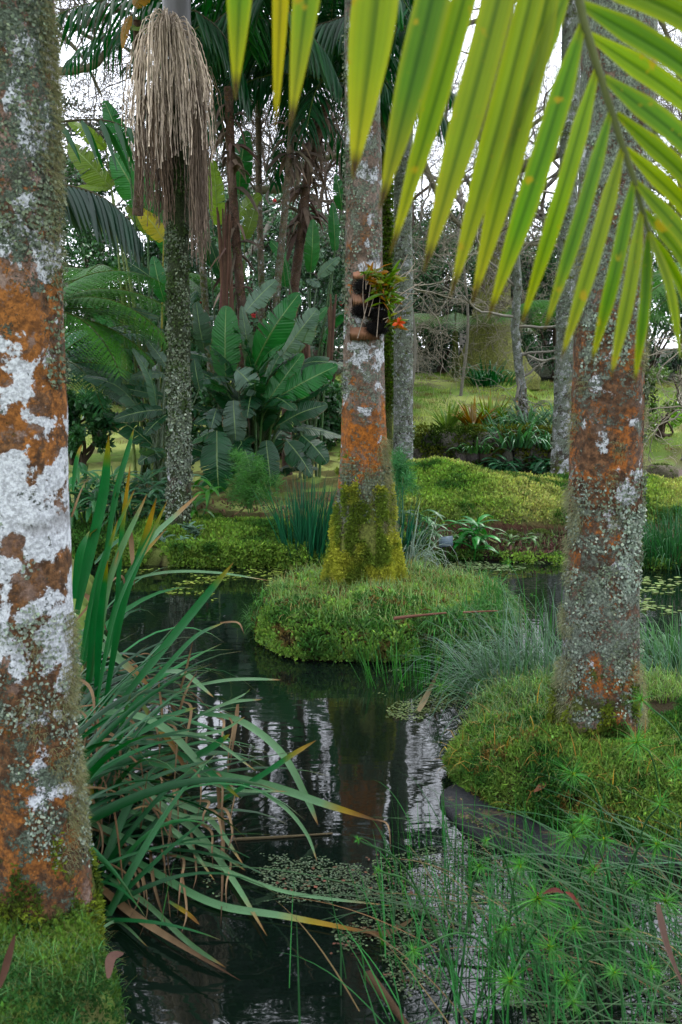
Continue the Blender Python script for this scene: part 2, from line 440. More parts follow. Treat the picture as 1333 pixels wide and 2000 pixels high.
def water_mat(name, base, bumps=.05):
    m, nt = newmat(name); t = NT(nt)
    tc = t.n('ShaderNodeTexCoord'); mp = t.n('ShaderNodeMapping'); t.l(tc.outputs['Object'], mp.inputs[0]); mp.inputs['Scale'].default_value = (.45, 1.3, 1)
    p = t.n('ShaderNodeBsdfPrincipled'); p.inputs['Base Color'].default_value = (*base, 1); p.inputs['Roughness'].default_value = .025
    p.inputs['IOR'].default_value = 1.52; p.inputs['Specular IOR Level'].default_value = .5
    n1 = t.noise(mp.outputs[0], 5.5, 2, .5, .5); n2 = t.noise(mp.outputs[0], 16, 2, .5, .3)
    h = t.math('ADD', n1, t.math('MULTIPLY', n2, .22))
    b = t.n('ShaderNodeBump'); b.inputs['Strength'].default_value = bumps; b.inputs['Distance'].default_value = .1
    t.l(h, b.inputs['Height']); t.l(b.outputs[0], p.inputs['Normal'])
    out = t.n('ShaderNodeOutputMaterial'); t.l(p.outputs[0], out.inputs[0])
    return m

M_LEAF = foliage_mat('leaf_green', .5, .35, .35)
M_GRASS = foliage_mat('grass_green', .55, .3, .3, 8, .3, tint=(1.15, 1.2, .65), sat=1.12)
M_GLOSS = foliage_mat('glossy_leaf', .34, .5, .22, 6, .3)
M_FLAX = foliage_mat('flax_leaf', .45, .4, .2, 9, .3, streak=.26)
M_DEAD = foliage_mat('dead_leaf', .75, .2, .2, 25, .4, tint=(1.0, .92, .8), streak=.2, sat=.95)
M_FROND = foliage_mat('foreground_frond', .45, .35, .55, 9, .32, tint=(1.25, 1.35, .45), streak=.10, spots=(44, tuple(lin((176, 156, 24))), .66), mid=.62)
M_PADDLE = paddle_mat('paddle_leaf')
M_MOSS = foliage_mat('moss', .8, .15, .3, 5, .35, tint=(1.05, 1.2, .7), sat=1.08)
M_LICH = rough_mat('lichen', 120, .5, .4, .004)
M_TUFT = foliage_mat('lichen_tuft', .85, .1, .25, 20, .3, tint=(1, 1, .8))
M_STEM = rough_mat('stem', 40, .4, .5, .004, .7)
M_TWIG = rough_mat('twig', 30, .7, .7, .01, .9, 4.0)
M_STRAND = rough_mat('strand', 60, .5, .3, .003, .8)
M_STONE = rough_mat('stone', 18, .6, 1.0, .03, .9, 2.5, tuple(lin((80, 92, 40))), .56)
M_GROUND = rough_mat('ground_soil', 45, .65, 1.0, .03, .95, 1.6, spec=.1)
M_SLAB = rough_mat('slab_stone', 60, .9, 1.0, .012, .9, 5.0, tuple(lin((104, 92, 70))), .54, spec=.12)
M_WATER = water_mat('pond_water', (.002, .004, .003), .015)
M_MUDWATER = water_mat('muddy_water', (.09, .065, .045), .10)
M_BLOSSOM = foliage_mat('blossom', .6, .3, .3, 8, .1, tint=(1, .9, .9))
M_LABEL = rough_mat('sign_plate', 30, .25, .1, .001, .45)

# ---------------------------------------------------------------- terrain
def bankL(y): return np.interp(y, [0, 2, 2.5, 3.0, 3.7, 5, 7.0, 8.0], [-.40, -.50, -.62, -.82, -.98, -1.3, -1.72, -2.1])
def shore(x): return 7.85 + .25 * (vn(x * 1.1, 3.3, 0, 4) - .5) + .22 * (vn(x * 3.2, 1.3, 0, 9) - .5) + .12 * np.sin(x * 1.7)
MOUNDS = [(.98, 10.5, .62, .9, .26), (1.75, 9.75, .45, .45, .16), (2.4, 10.2, .5, .5, .12), (.25, 9.3, .5, .5, .08), (-.55, 8.35, .35, .3, .07), (-1.1, 8.3, .3, .3, .06),
          (-1.55, 8.3, .35, .3, .06), (4.1, 11.3, .7, .5, .15), (3.3, 10.3, .7, .6, .1), (1.4, 11.6, .35, .3, .12)]
def land(x, y):
    lefty = np.interp(y, [0, 7.9, 8.2, 9.5, 12, 14, 19, 23, 60], [.26, .10, .17, .20, .32, .5, 1.22, 1.35, 2.2])
    right = np.interp(y, [0, 7.8, 8.1, 8.75, 8.85, 9.05, 9.2, 10.5, 12, 12.5, 13.85, 14.0, 14.3, 19, 23, 60], [.2, .03, .05, .05, .02, .02, .20, .27, .16, -.25, -.25, .55, .66, 1.25, 1.38, 2.2])
    far = np.interp(y, [0, 8, 8.4, 10, 11.5, 13.8, 14.6, 19, 23, 60], [.2, .05, .14, .2, .08, .10, .5, 1.0, 1.35, 2.2])
    a = sst(.35, .75, x + .15 * (vn(x * 2, y * 2, 0, 8) - .5)); b = sst(3.1, 3.5, x)
    h = lefty * (1 - a) + right * a * (1 - b) + far * b
    for mx, my, rx, ry, hh in MOUNDS: h = h + hh * np.exp(-((x - mx) / rx) ** 2 - ((y - my) / ry) ** 2)
    h = h + .07 * (fbm(x * 1.6, y * 1.6, 0, 21) - .5) + .05 * (vn(x * 7, y * 7, 0, 5) - .5) * (h > .1)
    return h
def H(x, y):
    x = np.asarray(x, float); y = np.asarray(y, float)
    s = np.minimum(np.minimum(shore(x) - y, x - bankL(y)), y - .9)
    k = sst(-.06, .16, s + .08 * (vn(x * 6, y * 6, 0, 2) - .5))
    return land(x, y) * (1 - k) + (-.55) * k

def build_ground():
    xs = np.concatenate([[-300, -120, -50, -25, -14], np.linspace(-9, -3, 50), np.linspace(-2.95, 4.6, 230), np.linspace(4.7, 10, 50), [14, 25, 50, 120, 300]])
    ys = np.concatenate([[-200, -60, -15, -4], np.linspace(-2, 2, 24), np.linspace(2.05, 15, 330), np.linspace(15.1, 26, 110), np.linspace(27, 60, 20), [90, 160, 400]])
    X, Y = np.meshgrid(xs, ys); Z = H(X, Y)
    C = np.zeros(X.shape + (3,))
    n = fbm(X * 1.1, Y * 1.1, 0, 31); n2 = fbm(X * 3.5, Y * 3.5, 0, 41)
    gr = lin((118, 146, 66)); ye = lin((178, 190, 106)); br = lin((118, 102, 74)); mud = lin((88, 62, 48)); pa = lin((122, 108, 100))
    C[:] = gr; C = mixc(C, ye, sst(.40, .62, n)[..., None]); C = mixc(C, br, sst(.58, .72, n2)[..., None] * .6)
    dirt = ((X < .6) & (X > -2.2) & (Y > 8.5) & (Y < 13)) * sst(.38, .5, n2)
    C = mixc(C, lin((78, 56, 36)), dirt[..., None] * .75)
    chan = (sst(.5, .7, X) * (1 - sst(3.2, 3.5, X)) * sst(8.0, 8.1, Y) * (1 - sst(9.1, 9.2, Y)))
    C = mixc(C, mud, chan[..., None])
    path = sst(3.1, 3.4, X) * sst(11.2, 11.5, Y) * (1 - sst(13.7, 14.0, Y))
    C = mixc(C, pa, path[..., None])
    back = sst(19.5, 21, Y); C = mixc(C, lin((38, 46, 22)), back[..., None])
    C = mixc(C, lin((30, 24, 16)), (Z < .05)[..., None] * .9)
    mb = MB(); ii = np.arange(X.size).reshape(X.shape)
    q = np.stack([ii[:-1, :-1], ii[:-1, 1:], ii[1:, 1:], ii[1:, :-1]], -1).reshape(-1, 4)
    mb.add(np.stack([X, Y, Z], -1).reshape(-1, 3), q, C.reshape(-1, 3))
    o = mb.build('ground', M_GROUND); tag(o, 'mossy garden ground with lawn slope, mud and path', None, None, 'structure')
build_ground()

def sheet(name, x0, x1, y0, y1, z, mat, label):
    mb = MB(); mb.add([(x0, y0, z), (x1, y0, z), (x1, y1, z), (x0, y1, z)], [(0, 1, 2, 3)])
    return tag(mb.build(name, mat, smooth=False), label, None, None, 'structure')
sheet('water', -3.5, 9, .8, 9.0, 0.0, M_WATER, 'dark still pond water reflecting trees and sky')
sheet('stream_water', .3, 3.6, 12.0, 14.1, -.004, M_MUDWATER, 'muddy brown stream below the stone wall')

# ---------------------------------------------------------------- scatter helpers
def onground(n, x0, x1, y0, y1, keep=None, zmin=.03):
    x = R.uniform(x0, x1, n); y = R.uniform(y0, y1, n); z = H(x, y)
    m = z > zmin
    if keep is not None: m &= keep(x, y, z)
    return np.stack([x[m], y[m], z[m]], 1)

def tufts(mb, P, L, w, c, per=3, up=1.1, wide=.5, jit=.14, hue=.07):
    N = len(P); P = np.repeat(P, per, 0) + R.normal(0, 1, (N * per, 3)) * np.array([1, 1, .3]) * np.mean(L) * .25
    d = rdir(len(P), up); s = rdir(len(P))
    c = np.repeat(np.broadcast_to(c, (N, 3)), per, 0) if np.ndim(c) > 1 else np.broadcast_to(c, (len(P), 3))
    cc = np.clip(c * np.exp(R.normal(0, jit, (len(P), 1))) * (1 + R.normal(0, hue, (len(P), 3))), .003, .9)
    diamonds(mb, P, d, s, np.mean(L) * R.uniform(.6, 1.4, len(P)), np.mean(w) * R.uniform(.6, 1.4, len(P)), cc, wide)

def grass(mb, P, L, w, c, n=3, lean=.6, droop=.8, c1=None, tc=.7):
    N = len(P); a = R.uniform(0, 2 * PI, N); h = np.stack([np.cos(a), np.sin(a), np.zeros(N)], 1)
    d = nz(h * R.uniform(.05, lean, (N, 1)) + np.array([0, 0, 1.0])); s = np.stack([-np.sin(a), np.cos(a), np.zeros(N)], 1)
    blades(mb, P, d, s, L * R.uniform(.5, 1.3, N), w * R.uniform(.7, 1.2, N), n, droop * R.uniform(.3, 1.6, N), 1.2, .2, c, c1, 'grass', tc)

SEL = lin((126, 160, 74)); SELD = lin((62, 100, 46)); YEL = lin((176, 182, 106)); GRS = lin((70, 118, 56)); STRAW = lin((170, 150, 100)); BRN = lin((96, 72, 54)); FLX = lin((40, 88, 62)); SIL = lin((116, 146, 122))

def mixn(a, b, P, f=1.5, lo=.4, hi=.6, s=0):
    k = sst(lo, hi, fbm(P[:, 0] * f, P[:, 1] * f, P[:, 2] * f, s))[:, None]
    return a * (1 - k) + b * k

# bank of cushiony ground cover along the far shore
mb = MB()
P = onground(26000, -2.7, .75, 7.7, 9.0, lambda x, y, z: fbm(x * 2.2, y * 2.2, 0, 17) + (y < 8.45) * .25 > .46)
P[:, 2] += R.uniform(0, .035, len(P))
tufts(mb, P, .028, .015, mixn(SEL, SELD, P, 3.5), 3, jit=.28)
tag(mb.build('ground_cover', M_MOSS), 'low bright green spikemoss edging the far left shore', None, None, 'stuff')
mb = MB()
P = onground(70000, .3, 4.8, 9.1, 12.2, lambda x, y, z: (z > .11) & (x < 4.6))
P[:, 2] += R.uniform(0, .05, len(P))
tufts(mb, P, .032, .017, mixn(mixn(SEL, YEL, P, 1.1, .35, .55, 3), SELD, P, 3.5, .48, .70, 5), 3, jit=.28)
tag(mb.build('ground_cover', M_MOSS), 'rounded yellow green moss mounds before the stream', None, None, 'stuff')
mb = MB()
P = onground(100000, -7, 8, 13.6, 20.5, lambda x, y, z: (z > .3) & (fbm(x * 2, y * 2, 0, 23) > .38) & (np.abs(x) < 1 + y * .36))
grass(mb, P, .055, .010, mixn(mixn(lin((186, 200, 112)), lin((118, 156, 72)), P, 1.6), lin((120, 96, 62)), P, 5, .56, .66, 8) * np.exp(R.normal(0, .3, (len(P), 1))), 1, .9, .3)
tag(mb.build('lawn_grass', M_MOSS), 'short mossy grass on the rising lawn', None, None, 'stuff')
mb = MB(); N = 16000; x = np.concatenate([R.uniform(-2.4, .8, N), R.uniform(.3, 3.6, N // 3)]); P = np.stack([x, shore(x) + R.uniform(-.07, .14, len(x)), R.random(len(x)) ** 1.2 * .19], 1); P = P[(x < .5) | (P[:, 2] < .07)]; P = P[vn(P[:, 0] * 5, 0, P[:, 2] * 7, 3) > .25]
tufts(mb, P, .030, .013, mixn(SEL, SELD, P, 3.5), 3, up=.2, jit=.28); grass(mb, P[::12], .10, .005, lin((96, 130, 70)), 4, 1.6, 2.5)
tag(mb.build('ground_cover', M_MOSS), 'green moss and grass trailing from the far bank face into the water', None, None, 'stuff')
mb = MB()   # litter of red brown leaves on the mud strip
P = onground(2600, .45, 3.3, 7.9, 8.75, None, .0); P[:, 2] += R.uniform(0, .03, len(P))
d = rdir(len(P), .5); diamonds(mb, P, d, rdir(len(P)), R.uniform(.03, .09, len(P)), R.uniform(.012, .03, len(P)), cjit(lin((88, 58, 50)), len(P), .35, .06))
P = onground(3200, .45, 3.3, 7.95, 9.2, None, .0); grass(mb, P, .08, .009, cjit(lin((96, 124, 64)), len(P), .35), 2, .8, .9)
P = onground(1200, -2.2, .4, 8.5, 10, None); P[:, 2] += .01; d = rdir(len(P), .2); diamonds(mb, P, d, rdir(len(P)), R.uniform(.03, .07, len(P)), .02, cjit(lin((112, 84, 64)), len(P), .3, .05))
tag(mb.build('leaf_litter', M_DEAD), 'red brown leaf litter on the muddy far shore', None, None, 'stuff')

# ---------------------------------------------------------------- islands
def island(cx, cy, rx, ry, top, name, label, seed, col=lin((60, 52, 30))):
    """a domed mound with steep, slightly undercut sides"""
    K = 96; prof = [(1.00, -.35), (.99, -.05), (1.0, .02), (1.01, .22), (.985, .46), (.92, .70), (.82, .85), (.66, .95), (.45, 1.0), (.22, 1.04), (0.01, 1.05)]
    an = np.linspace(0, 2 * PI, K, endpoint=False); V = []
    wob = 1 + .10 * (vn(np.cos(an) * 1.5 + 5, np.sin(an) * 1.5, seed) - .5) * 2 + .05 * (vn(np.cos(an) * 5 + 5, np.sin(an) * 5, seed) - .5) * 2
    for f, z in prof:
        ring = np.stack([cx + rx * f * wob * np.cos(an), cy + ry * f * wob * np.sin(an), np.full(K, z * top)], 1)
        ring[:, 2] += (.09 * (fbm(ring[:, 0] * 5, ring[:, 1] * 5, 0, seed, 3) - .5)) * (z > .2)
        V.append(ring)
    V = np.array(V); n = len(prof); ii = np.arange(n * K).reshape(n, K); jj = np.roll(ii, -1, 1)
    q = np.stack([ii[:-1], jj[:-1], jj[1:], ii[1:]], -1).reshape(-1, 4)
    mb = MB(); mb.add(V.reshape(-1, 3), q, col); o = mb.build(name, M_GROUND); tag(o, label, None, None, 'structure')
    def samp(N, f0=0.0, f1=1.0, a0=0, a1=2 * PI):
        a = R.uniform(a0, a1, N); u = R.uniform(f0, f1, N)          # u: 0 top centre .. 1 waterline, along the profile
        k = u * 8; f = np.interp(k, range(9), [0.05, .25, .45, .66, .82, .92, .985, 1.01, 1.0]); z = np.interp(k, range(9), [1.05, 1.035, 1.0, .95, .85, .70, .46, .22, .02])
        w = np.interp(a, an, wob); x = cx + rx * f * w * np.cos(a); y = cy + ry * f * w * np.sin(a)
        zz = z * top + (.09 * (fbm(x * 5, y * 5, 0, seed, 3) - .5)) * (z > .2)
        nrm = nz(np.stack([np.cos(a) * np.clip(u * 2 - 1, 0, 1), np.sin(a) * np.clip(u * 2 - 1, 0, 1), np.clip(1.3 - u, .1, 1)], 1))
        return np.stack([x, y, zz], 1), nrm, a, u
    return samp

IS1 = island(.23, 6.05, .74, .78, .24, 'island', 'small round mossy island carrying the middle palm', 3)
IS2 = island(1.23, 3.84, .75, .66, .225, 'island', 'mossy island carrying the right palm', 7)

mb = MB()
P, nr, a, u = IS1(30000, .08, 1.0); k = P[:, 1] < 6.5; P = P[k]; nr = nr[k]; u = u[k]
P = P + nr * R.uniform(0, .03, (len(P), 1)); c = mixn(lin((138, 174, 88)), lin((72, 114, 56)), P, 5, .4, .6, 2)
kk = fbm(P[:, 0] * 9, P[:, 1] * 9, P[:, 2] * 9, 61) ; c = np.where((kk > .60)[:, None], lin((112, 98, 60)), c); sel = kk < .68; P = P[sel]; c = c[sel]
tufts(mb, P, .021, .013, c, 3, jit=.28)
tag(mb.build('moss', M_MOSS), 'bright green cushion moss on the middle island', None, None, 'stuff')
mb = MB()
P, nr, a, u = IS1(5200, .05, .62); grass(mb, P, .105, .005, cjit(lin((120, 160, 98)), len(P), .3), 3, .9, 1.0, STRAW, .6)
P, nr, a, u = IS1(900, .05, .6); grass(mb, P, .10, .0045, cjit(STRAW, len(P), .2), 3, 1.2, 1.2)
P, nr, a, u = IS1(2600, .5, .9, -1.2, .5); grass(mb, P, .17, .006, cjit(lin((70, 122, 62)), len(P), .3), 4, 1.4, 2.2, STRAW, .8)
P, nr, a, u = IS1(900, .55, .95, -PI, 0); grass(mb, P, .12, .005, cjit(lin((66, 110, 52)), len(P), .3), 3, 1.3, 2.0)
tag(mb.build('grass', M_GRASS), 'fine grass growing over the middle island', None, None, 'stuff')

mb = MB()
P, nr, a, u = IS2(42000, .05, 1.0, -PI, .4)
P = P + nr * R.uniform(0, .035, (len(P), 1)); c = mixn(lin((122, 154, 76)), lin((58, 100, 48)), P, 7, .38, .6, 12)
kk = fbm(P[:, 0] * 9, P[:, 1] * 9, P[:, 2] * 9, 62) ; c = np.where((kk > .66)[:, None], lin((124, 104, 62)), c); sel = kk < .70; P = P[sel]; c = c[sel]
tufts(mb, P[::2], .022, .0045, c[::2], 5, up=.7, wide=.3, jit=.35); tufts(mb, P[1::2], .014, .007, c[1::2], 3, jit=.3)
tag(mb.build('moss', M_MOSS), 'yellow green feathery moss on the right island', None, None, 'stuff')
mb = MB()
P, nr, a, u = IS2(9000, .1, .97, -PI, PI); grass(mb, P, .085, .0035, cjit(lin((104, 142, 70)), len(P), .3), 3, 1.0, 1.2, STRAW, .75)
P, nr, a, u = IS2(1500, .3, .8, 2.2, 3.6); grass(mb, P, .10, .005, cjit(lin((80, 116, 66)), len(P), .3), 4, 1.0, 1.4, STRAW, .75)
P, nr, a, u = IS2(700, .3, 1.0, -PI, 0); grass(mb, P, .12, .004, cjit(lin((160, 130, 70)), len(P), .3), 4, 1.4, 1.8)
tag(mb.build('grass', M_GRASS), 'mixed green and straw grass on the right island', None, None, 'stuff')

# left bank by the camera
mb = MB()
P = onground(90000, -1.6, -.36, 1.6, 4.2, lambda x, y, z: z > .04)
P[:, 2] += R.uniform(0, .02, len(P)); c = mixn(lin((104, 136, 62)), lin((56, 94, 48)), P, 6, .4, .6, 15)
tufts(mb, P, .012, .006, c, 2)
tag(mb.build('moss', M_MOSS), 'dark green moss on the near left bank', None, None, 'stuff')
mb = MB()
P = onground(16000, -1.4, -.36, 1.6, 3.0, lambda x, y, z: (z > .0) & (vn(x * 6, y * 6, 0, 77) > .35), -.05)
grass(mb, P, .055, .0022, cjit(lin((82, 126, 74)), len(P), .3), 3, 1.3, 1.4, STRAW, .85)
tag(mb.build('grass', M_GRASS), 'fine tufted grass on the near left bank', None, None, 'stuff')

# ---------------------------------------------------------------- trunks
def trunk(mb, axis, r, flare=0.0, k=40, n=160, bump=.006, bs=14.0, fh=.35, top=8.0, rings=None, ringd=.004):
    """axis: list of world points bottom to top (extended straight up to z = top)"""
    A = np.array(axis, float); d = (A[-1] - A[-2]) / max(1e-6, (A[-1] - A[-2])[2])
    if top > A[-1][2] + .05: A = np.vstack([A, A[-1] + d * (top - A[-1][2])])
    zz = A[:, 2]; z = zz[0] + (zz[-1] - zz[0]) * np.linspace(0, 1, n) ** 1.25
    P = np.stack([np.interp(z, zz, A[:, 0]), np.interp(z, zz, A[:, 1]), z], 1)
    h = z - zz[0]; hg = np.maximum(0, h - (A[1][2] - zz[0] if A[1][2] - zz[0] < .5 else 0)); rr = r * (1 + flare * np.exp(-hg / fh * 2.2)) * (1 - .018 * h)
    rr = rr * (1 + .02 * (vn(h * 3, 0, 0, 12) - .5))
    an = np.linspace(0, 2 * PI, k, endpoint=False)
    D = np.stack([np.cos(an), np.sin(an), np.zeros(k)], 1)
    V = P[:, None] + D[None] * rr[:, None, None]
    f = (fbm(V[..., 0] * bs, V[..., 1] * bs, V[..., 2] * bs * .6, 3) - .5) * bump * 2 + (vn(D[None, :, 0] * 2 + 9, D[None, :, 1] * 2, h[:, None] * 1.2, 6) - .5) * r * .12
    if flare: f = f + (vn(D[None, :, 0] * 2.2 + 3, D[None, :, 1] * 2.2, 0, 16) - .45) * r * flare * .9 * np.exp(-hg / fh * 2.0)[:, None]
    if rings: f = f + ringd * (np.abs(((h * rings) % 1.0) - .5) < .16)[:, None]
    V = V + D[None] * f[..., None]
    ii = np.arange(n * k).reshape(n, k); jj = np.roll(ii, -1, 1)
    mb.add(V.reshape(-1, 3), np.stack([ii[:-1], jj[:-1], jj[1:], ii[1:]], -1).reshape(-1, 4), (.2, .15, .1))
    def surf(u, a):
        """u height above base (array), a angle -> point, normal"""
        ih = np.clip(np.searchsorted(h, u), 1, n - 1); ia = (a / (2 * PI) * k).astype(int) % k
        return V[ih, ia], D[ia]
    return surf

def flakes(mb, surf, spots, size, col, per=60, curl=.6, jit=.25):
    """foliose lichen rosettes: spots = list of (height, angle, radius in metres, trunk radius)"""
    for (u, a, rad, tr) in spots:
        n = max(6, int(per * (rad / .05) ** 1.7)); rr = rad * np.sqrt(R.random(n)); th = R.uniform(0, 2 * PI, n)
        du = rr * np.sin(th) * R.uniform(.8, 1.3); da = rr * np.cos(th) / tr
        P, N = surf(u + du, (a + da) % (2 * PI)); P = P + R.normal(0, .003, P.shape) + N * R.uniform(.0, .006, (n, 1))
        out = nz(N * R.uniform(.15, curl * 1.6, (n, 1)) + rdir(n)); s = np.cross(out, N) + rdir(n) * .2
        diamonds(mb, P, out, s, size * R.uniform(.5, 1.4, n), size * R.uniform(.6, 1.3, n), cjit(np.asarray(col), n, jit, .04), .6)

def hair(mb, surf, spots, L, col, per=260, w=.0011):
    for (u, a, rad, tr) in spots:
        n = int(per * (rad / .04) ** 1.5); rr = rad * np.sqrt(R.random(n)); th = R.uniform(0, 2 * PI, n)
        P, N = surf(u + rr * np.sin(th) * 1.3, (a + rr * np.cos(th) / tr) % (2 * PI))
        d = nz(N * .8 + rdir(n) * .9); s = rdir(n)
        blades(mb, P, d, s, L * R.uniform(.4, 1.3, n), w, 2, 1.2, 1.0, 0, cjit(np.asarray(col), n, .2, .04))

def mosscoat(mb, surf, hmax, n, L, w, c1, c2, tr, power=1.6, zoff=0.0, arange=(0, 2 * PI)):
    u = hmax * R.random(n) ** power; a = R.uniform(arange[0], arange[1], n)
    keep = vn(np.cos(a) * 3, np.sin(a) * 3, u * 9, 33) > np.clip((u / hmax - .25) * 1.15, 0, 1)
    u = u[keep]; a = a[keep]; P, N = surf(u, a)
    d = nz(N * .7 + rdir(len(P)) * .8 + np.array([0, 0, .25])); c = mixn(c1, c2, P, 9, .4, .6, 5)
    diamonds(mb, P + N * R.uniform(-.002, .012, (len(P), 1)), d, rdir(len(P)), L * R.uniform(.6, 1.4, len(P)), w * R.uniform(.6, 1.4, len(P)), c * np.exp(R.normal(0, .2, (len(P), 1))))

FACE = -PI / 2            # the side of a trunk towards the camera
LG = lin((138, 150, 132)); LG2 = lin((112, 124, 100)); USN = lin((152, 152, 120))

def rspots(n, h0, h1, a0, a1, r0, r1, tr):
    return [(R.uniform(h0, h1), R.uniform(a0, a1), R.uniform(r0, r1), tr) for _ in range(n)]

def palm_root(name, loc, label, group=None, cat='palm tree'): return empty(name, loc, label, cat, group)

# --- left palm
B = np.array([*W(72, 1800, 2.50)[:2], .22]); Tp = W(8, 0, 2.50)
root = palm_root('palm_tree', B, 'thick palm trunk at the left edge, broad white lichen patches over rust bark', 'lichen covered palm trunks')
m = bark_mat('bark_white_patches', 2.6, [(0, 0, .3, .3, .5, .8), (.12, .05, .5, .35, .12, .9), (.35, .30, .42, .42, .05, .9), (.55, .32, .3, .3, .0, .8), (.68, .60, .12, .2, 0, .6),
             (1.14, .57, .28, .15, 0, .6), (1.26, .30, .62, .12, 0, .7), (1.5, .36, .45, .34, 0, .6), (1.8, .46, .30, .48, 0, .4), (2.6, .36, .3, .62, 0, .3)], cA=(150, 126, 114), cB=(112, 84, 68), rust=(98, 68, 42), orange=(140, 88, 38), lich=(120, 136, 116), white=(214, 218, 224), sc=1.2, seed=2.2, rings=2.4)
PALM1 = root
mb = MB(); S = trunk(mb, [B - [0, 0, .3], B, Tp], .116, .26, 96, 420, .004, 16, .45, 8); mb.build('trunk', m, root)
mb = MB(); off = .3
flakes(mb, S, rspots(34, off + .1, off + .75, -1.5, .4, .015, .05, .13), .009, LG, 110)
flakes(mb, S, rspots(14, off + .5, off + 1.0, -2.4, -.9, .015, .04, .13), .010, LG, 70)
flakes(mb, S, rspots(46, off + 1.62, off + 2.45, -2.4, .3, .02, .07, .13), .009, LG2, 100)
flakes(mb, S, rspots(16, off + 1.3, off + 2.4, -.55, .4, .02, .05, .13), .009, LG2, 100)
mb.build('lichen', M_LICH, root)
mb = MB(); hair(mb, S, rspots(22, off + .15, off + .75, -.45, .25, .02, .05, .13), .026, USN)
hair(mb, S, rspots(34, off + 1.55, off + 2.4, -.35, .3, .02, .05, .13), .022, USN); hair(mb, S, rspots(8, off + 1.5, off + 2.4, -2.2, -.6, .02, .035, .13), .02, USN)
hair(mb, S, rspots(6, off + .2, off + .7, -1.4, -.5, .02, .035, .13), .02, USN)
mb.build('beard_lichen', M_TUFT, root)
mb = MB(); mosscoat(mb, S, .50, 26000, .014, .006, lin((122, 138, 56)), lin((66, 86, 38)), .13); mb.build('moss', M_MOSS, root)

# --- middle palm
D2 = 6.1; B = W(712, 1148, D2); B[2] = .22; Tp = W(708, 0, D2)
root = palm_root('palm_tree', B, 'palm trunk on the small round island, orange patch midway and mossy flared foot', 'lichen covered palm trunks')
m = bark_mat('bark_orange_patch', 2.8, [(0, 0, .0, .1, .95, .0), (.36, 0, .0, .3, .85, .0), (.56, .15, .15, .6, .35, .2), (.78, .1, .66, .3, .0, .5), (1.06, .15, .66, .3, 0, .4), (1.2, .38, .25, .45, 0, .3), (1.42, .42, .1, .40, 0, .2),
            (1.6, .3, .25, .2, 0, .35), (1.9, .3, .28, .36, 0, .4), (2.8, .4, .0, .52, 0, .1)], cA=(142, 124, 112), cB=(108, 88, 74), orange=(156, 92, 28), rust=(108, 80, 56), moss=(116, 124, 54), sc=.9, seed=5.1, rings=2.2)
mb = MB(); S = trunk(mb, [B - [0, 0, .3], B, Tp], .110, .95, 72, 300, .006, 14, 1.2, 8); mb.build('trunk', m, root)
mb = MB(); flakes(mb, S, rspots(46, off + .45, off + .75, -2.9, -.2, .02, .06, .12), .015, LG2, 45); flakes(mb, S, rspots(34, off + 1.0, off + 3.0, -2.9, -.2, .02, .06, .12), .015, LG, 40)
flakes(mb, S, rspots(40, off + 1.0, off + 3.2, -3.3, -2.5, .02, .05, .12), .016, LG2, 45); mb.build('lichen', M_LICH, root)
mb = MB(); hair(mb, S, rspots(26, off + .35, off + .85, -.5, .2, .03, .06, .12), .04, USN, 150, .002); hair(mb, S, rspots(16, off + .35, off + .75, -2.6, -.6, .02, .05, .12), .03, USN, 150, .002)
mb.build('beard_lichen', M_TUFT, root)
mb = MB(); mosscoat(mb, S, 1.12, 90000, .022, .011, lin((186, 188, 84)), lin((116, 138, 62)), .12, 1.25); mb.build('moss', M_MOSS, root)
PALM2 = root; S2 = S; B2 = B

# --- right palm
D3 = 3.66; B = W(1166, 1452, D3); B[2] = .215; Tp = W(1212, 0, D3)
root = palm_root('palm_tree', B, 'thick palm trunk at the right with grey green lichen crust and orange stains', 'lichen covered palm trunks')
m = bark_mat('bark_lichen_crust', 2.8, [(0, 0, .3, .5, .8, .3), (.18, .1, .5, .45, .2, .7), (.35, .15, .25, .56, .0, .5), (.6, .22, .25, .52, 0, .5), (.8, .25, .3, .42, 0, .7), (.95, .30, .38, .28, 0, .85), (1.25, .24, .42, .36, 0, .8),
             (1.45, .28, .36, .45, 0, .6), (1.7, .15, .3, .6, 0, .5), (2.8, .3, .1, .6, 0, .2)], cA=(132, 112, 98), cB=(96, 74, 58), rust=(98, 68, 44), orange=(146, 86, 34), lich=(148, 160, 142), sc=1.0, seed=8.4, rings=2.0)
PALM3 = root
mb = MB(); S = trunk(mb, [B - [0, 0, .3], B, Tp], .130, .32, 88, 380, .006, 15, .35, 8); mb.build('trunk', m, root)
mb = MB()
flakes(mb, S, rspots(44, off + .1, off + .95, -2.9, -.2, .015, .05, .14), .010, LG, 90)
flakes(mb, S, rspots(30, off + .1, off + .95, -2.9, -.2, .015, .05, .14), .010, LG2, 90)
flakes(mb, S, rspots(16, off + .5, off + .9, -1.15, -.55, .03, .05, .14), .012, lin((152, 166, 148)), 100)
flakes(mb, S, rspots(26, off + 1.25, off + 2.2, -2.9, -.2, .015, .045, .14), .012, LG, 70)
flakes(mb, S, rspots(24, off + .9, off + 2.2, -.5, .1, .015, .04, .14), .012, LG2, 80)
mb.build('lichen', M_LICH, root)
mb = MB(); hair(mb, S, rspots(20, off + .1, off + .95, -3.3, -2.6, .015, .05, .14), .034, lin((160, 162, 132)), 220, .0013); hair(mb, S, rspots(14, off + .05, off + .25, -.7, .1, .02, .05, .14), .03, USN, 220, .0015)
hair(mb, S, rspots(10, off + .8, off + 1.4, -2.9, -.2, .02, .035, .14), .022, USN, 220, .0015); hair(mb, S, rspots(12, off + .9, off + 1.9, -3.4, -2.8, .02, .03, .14), .02, USN, 200, .0015)
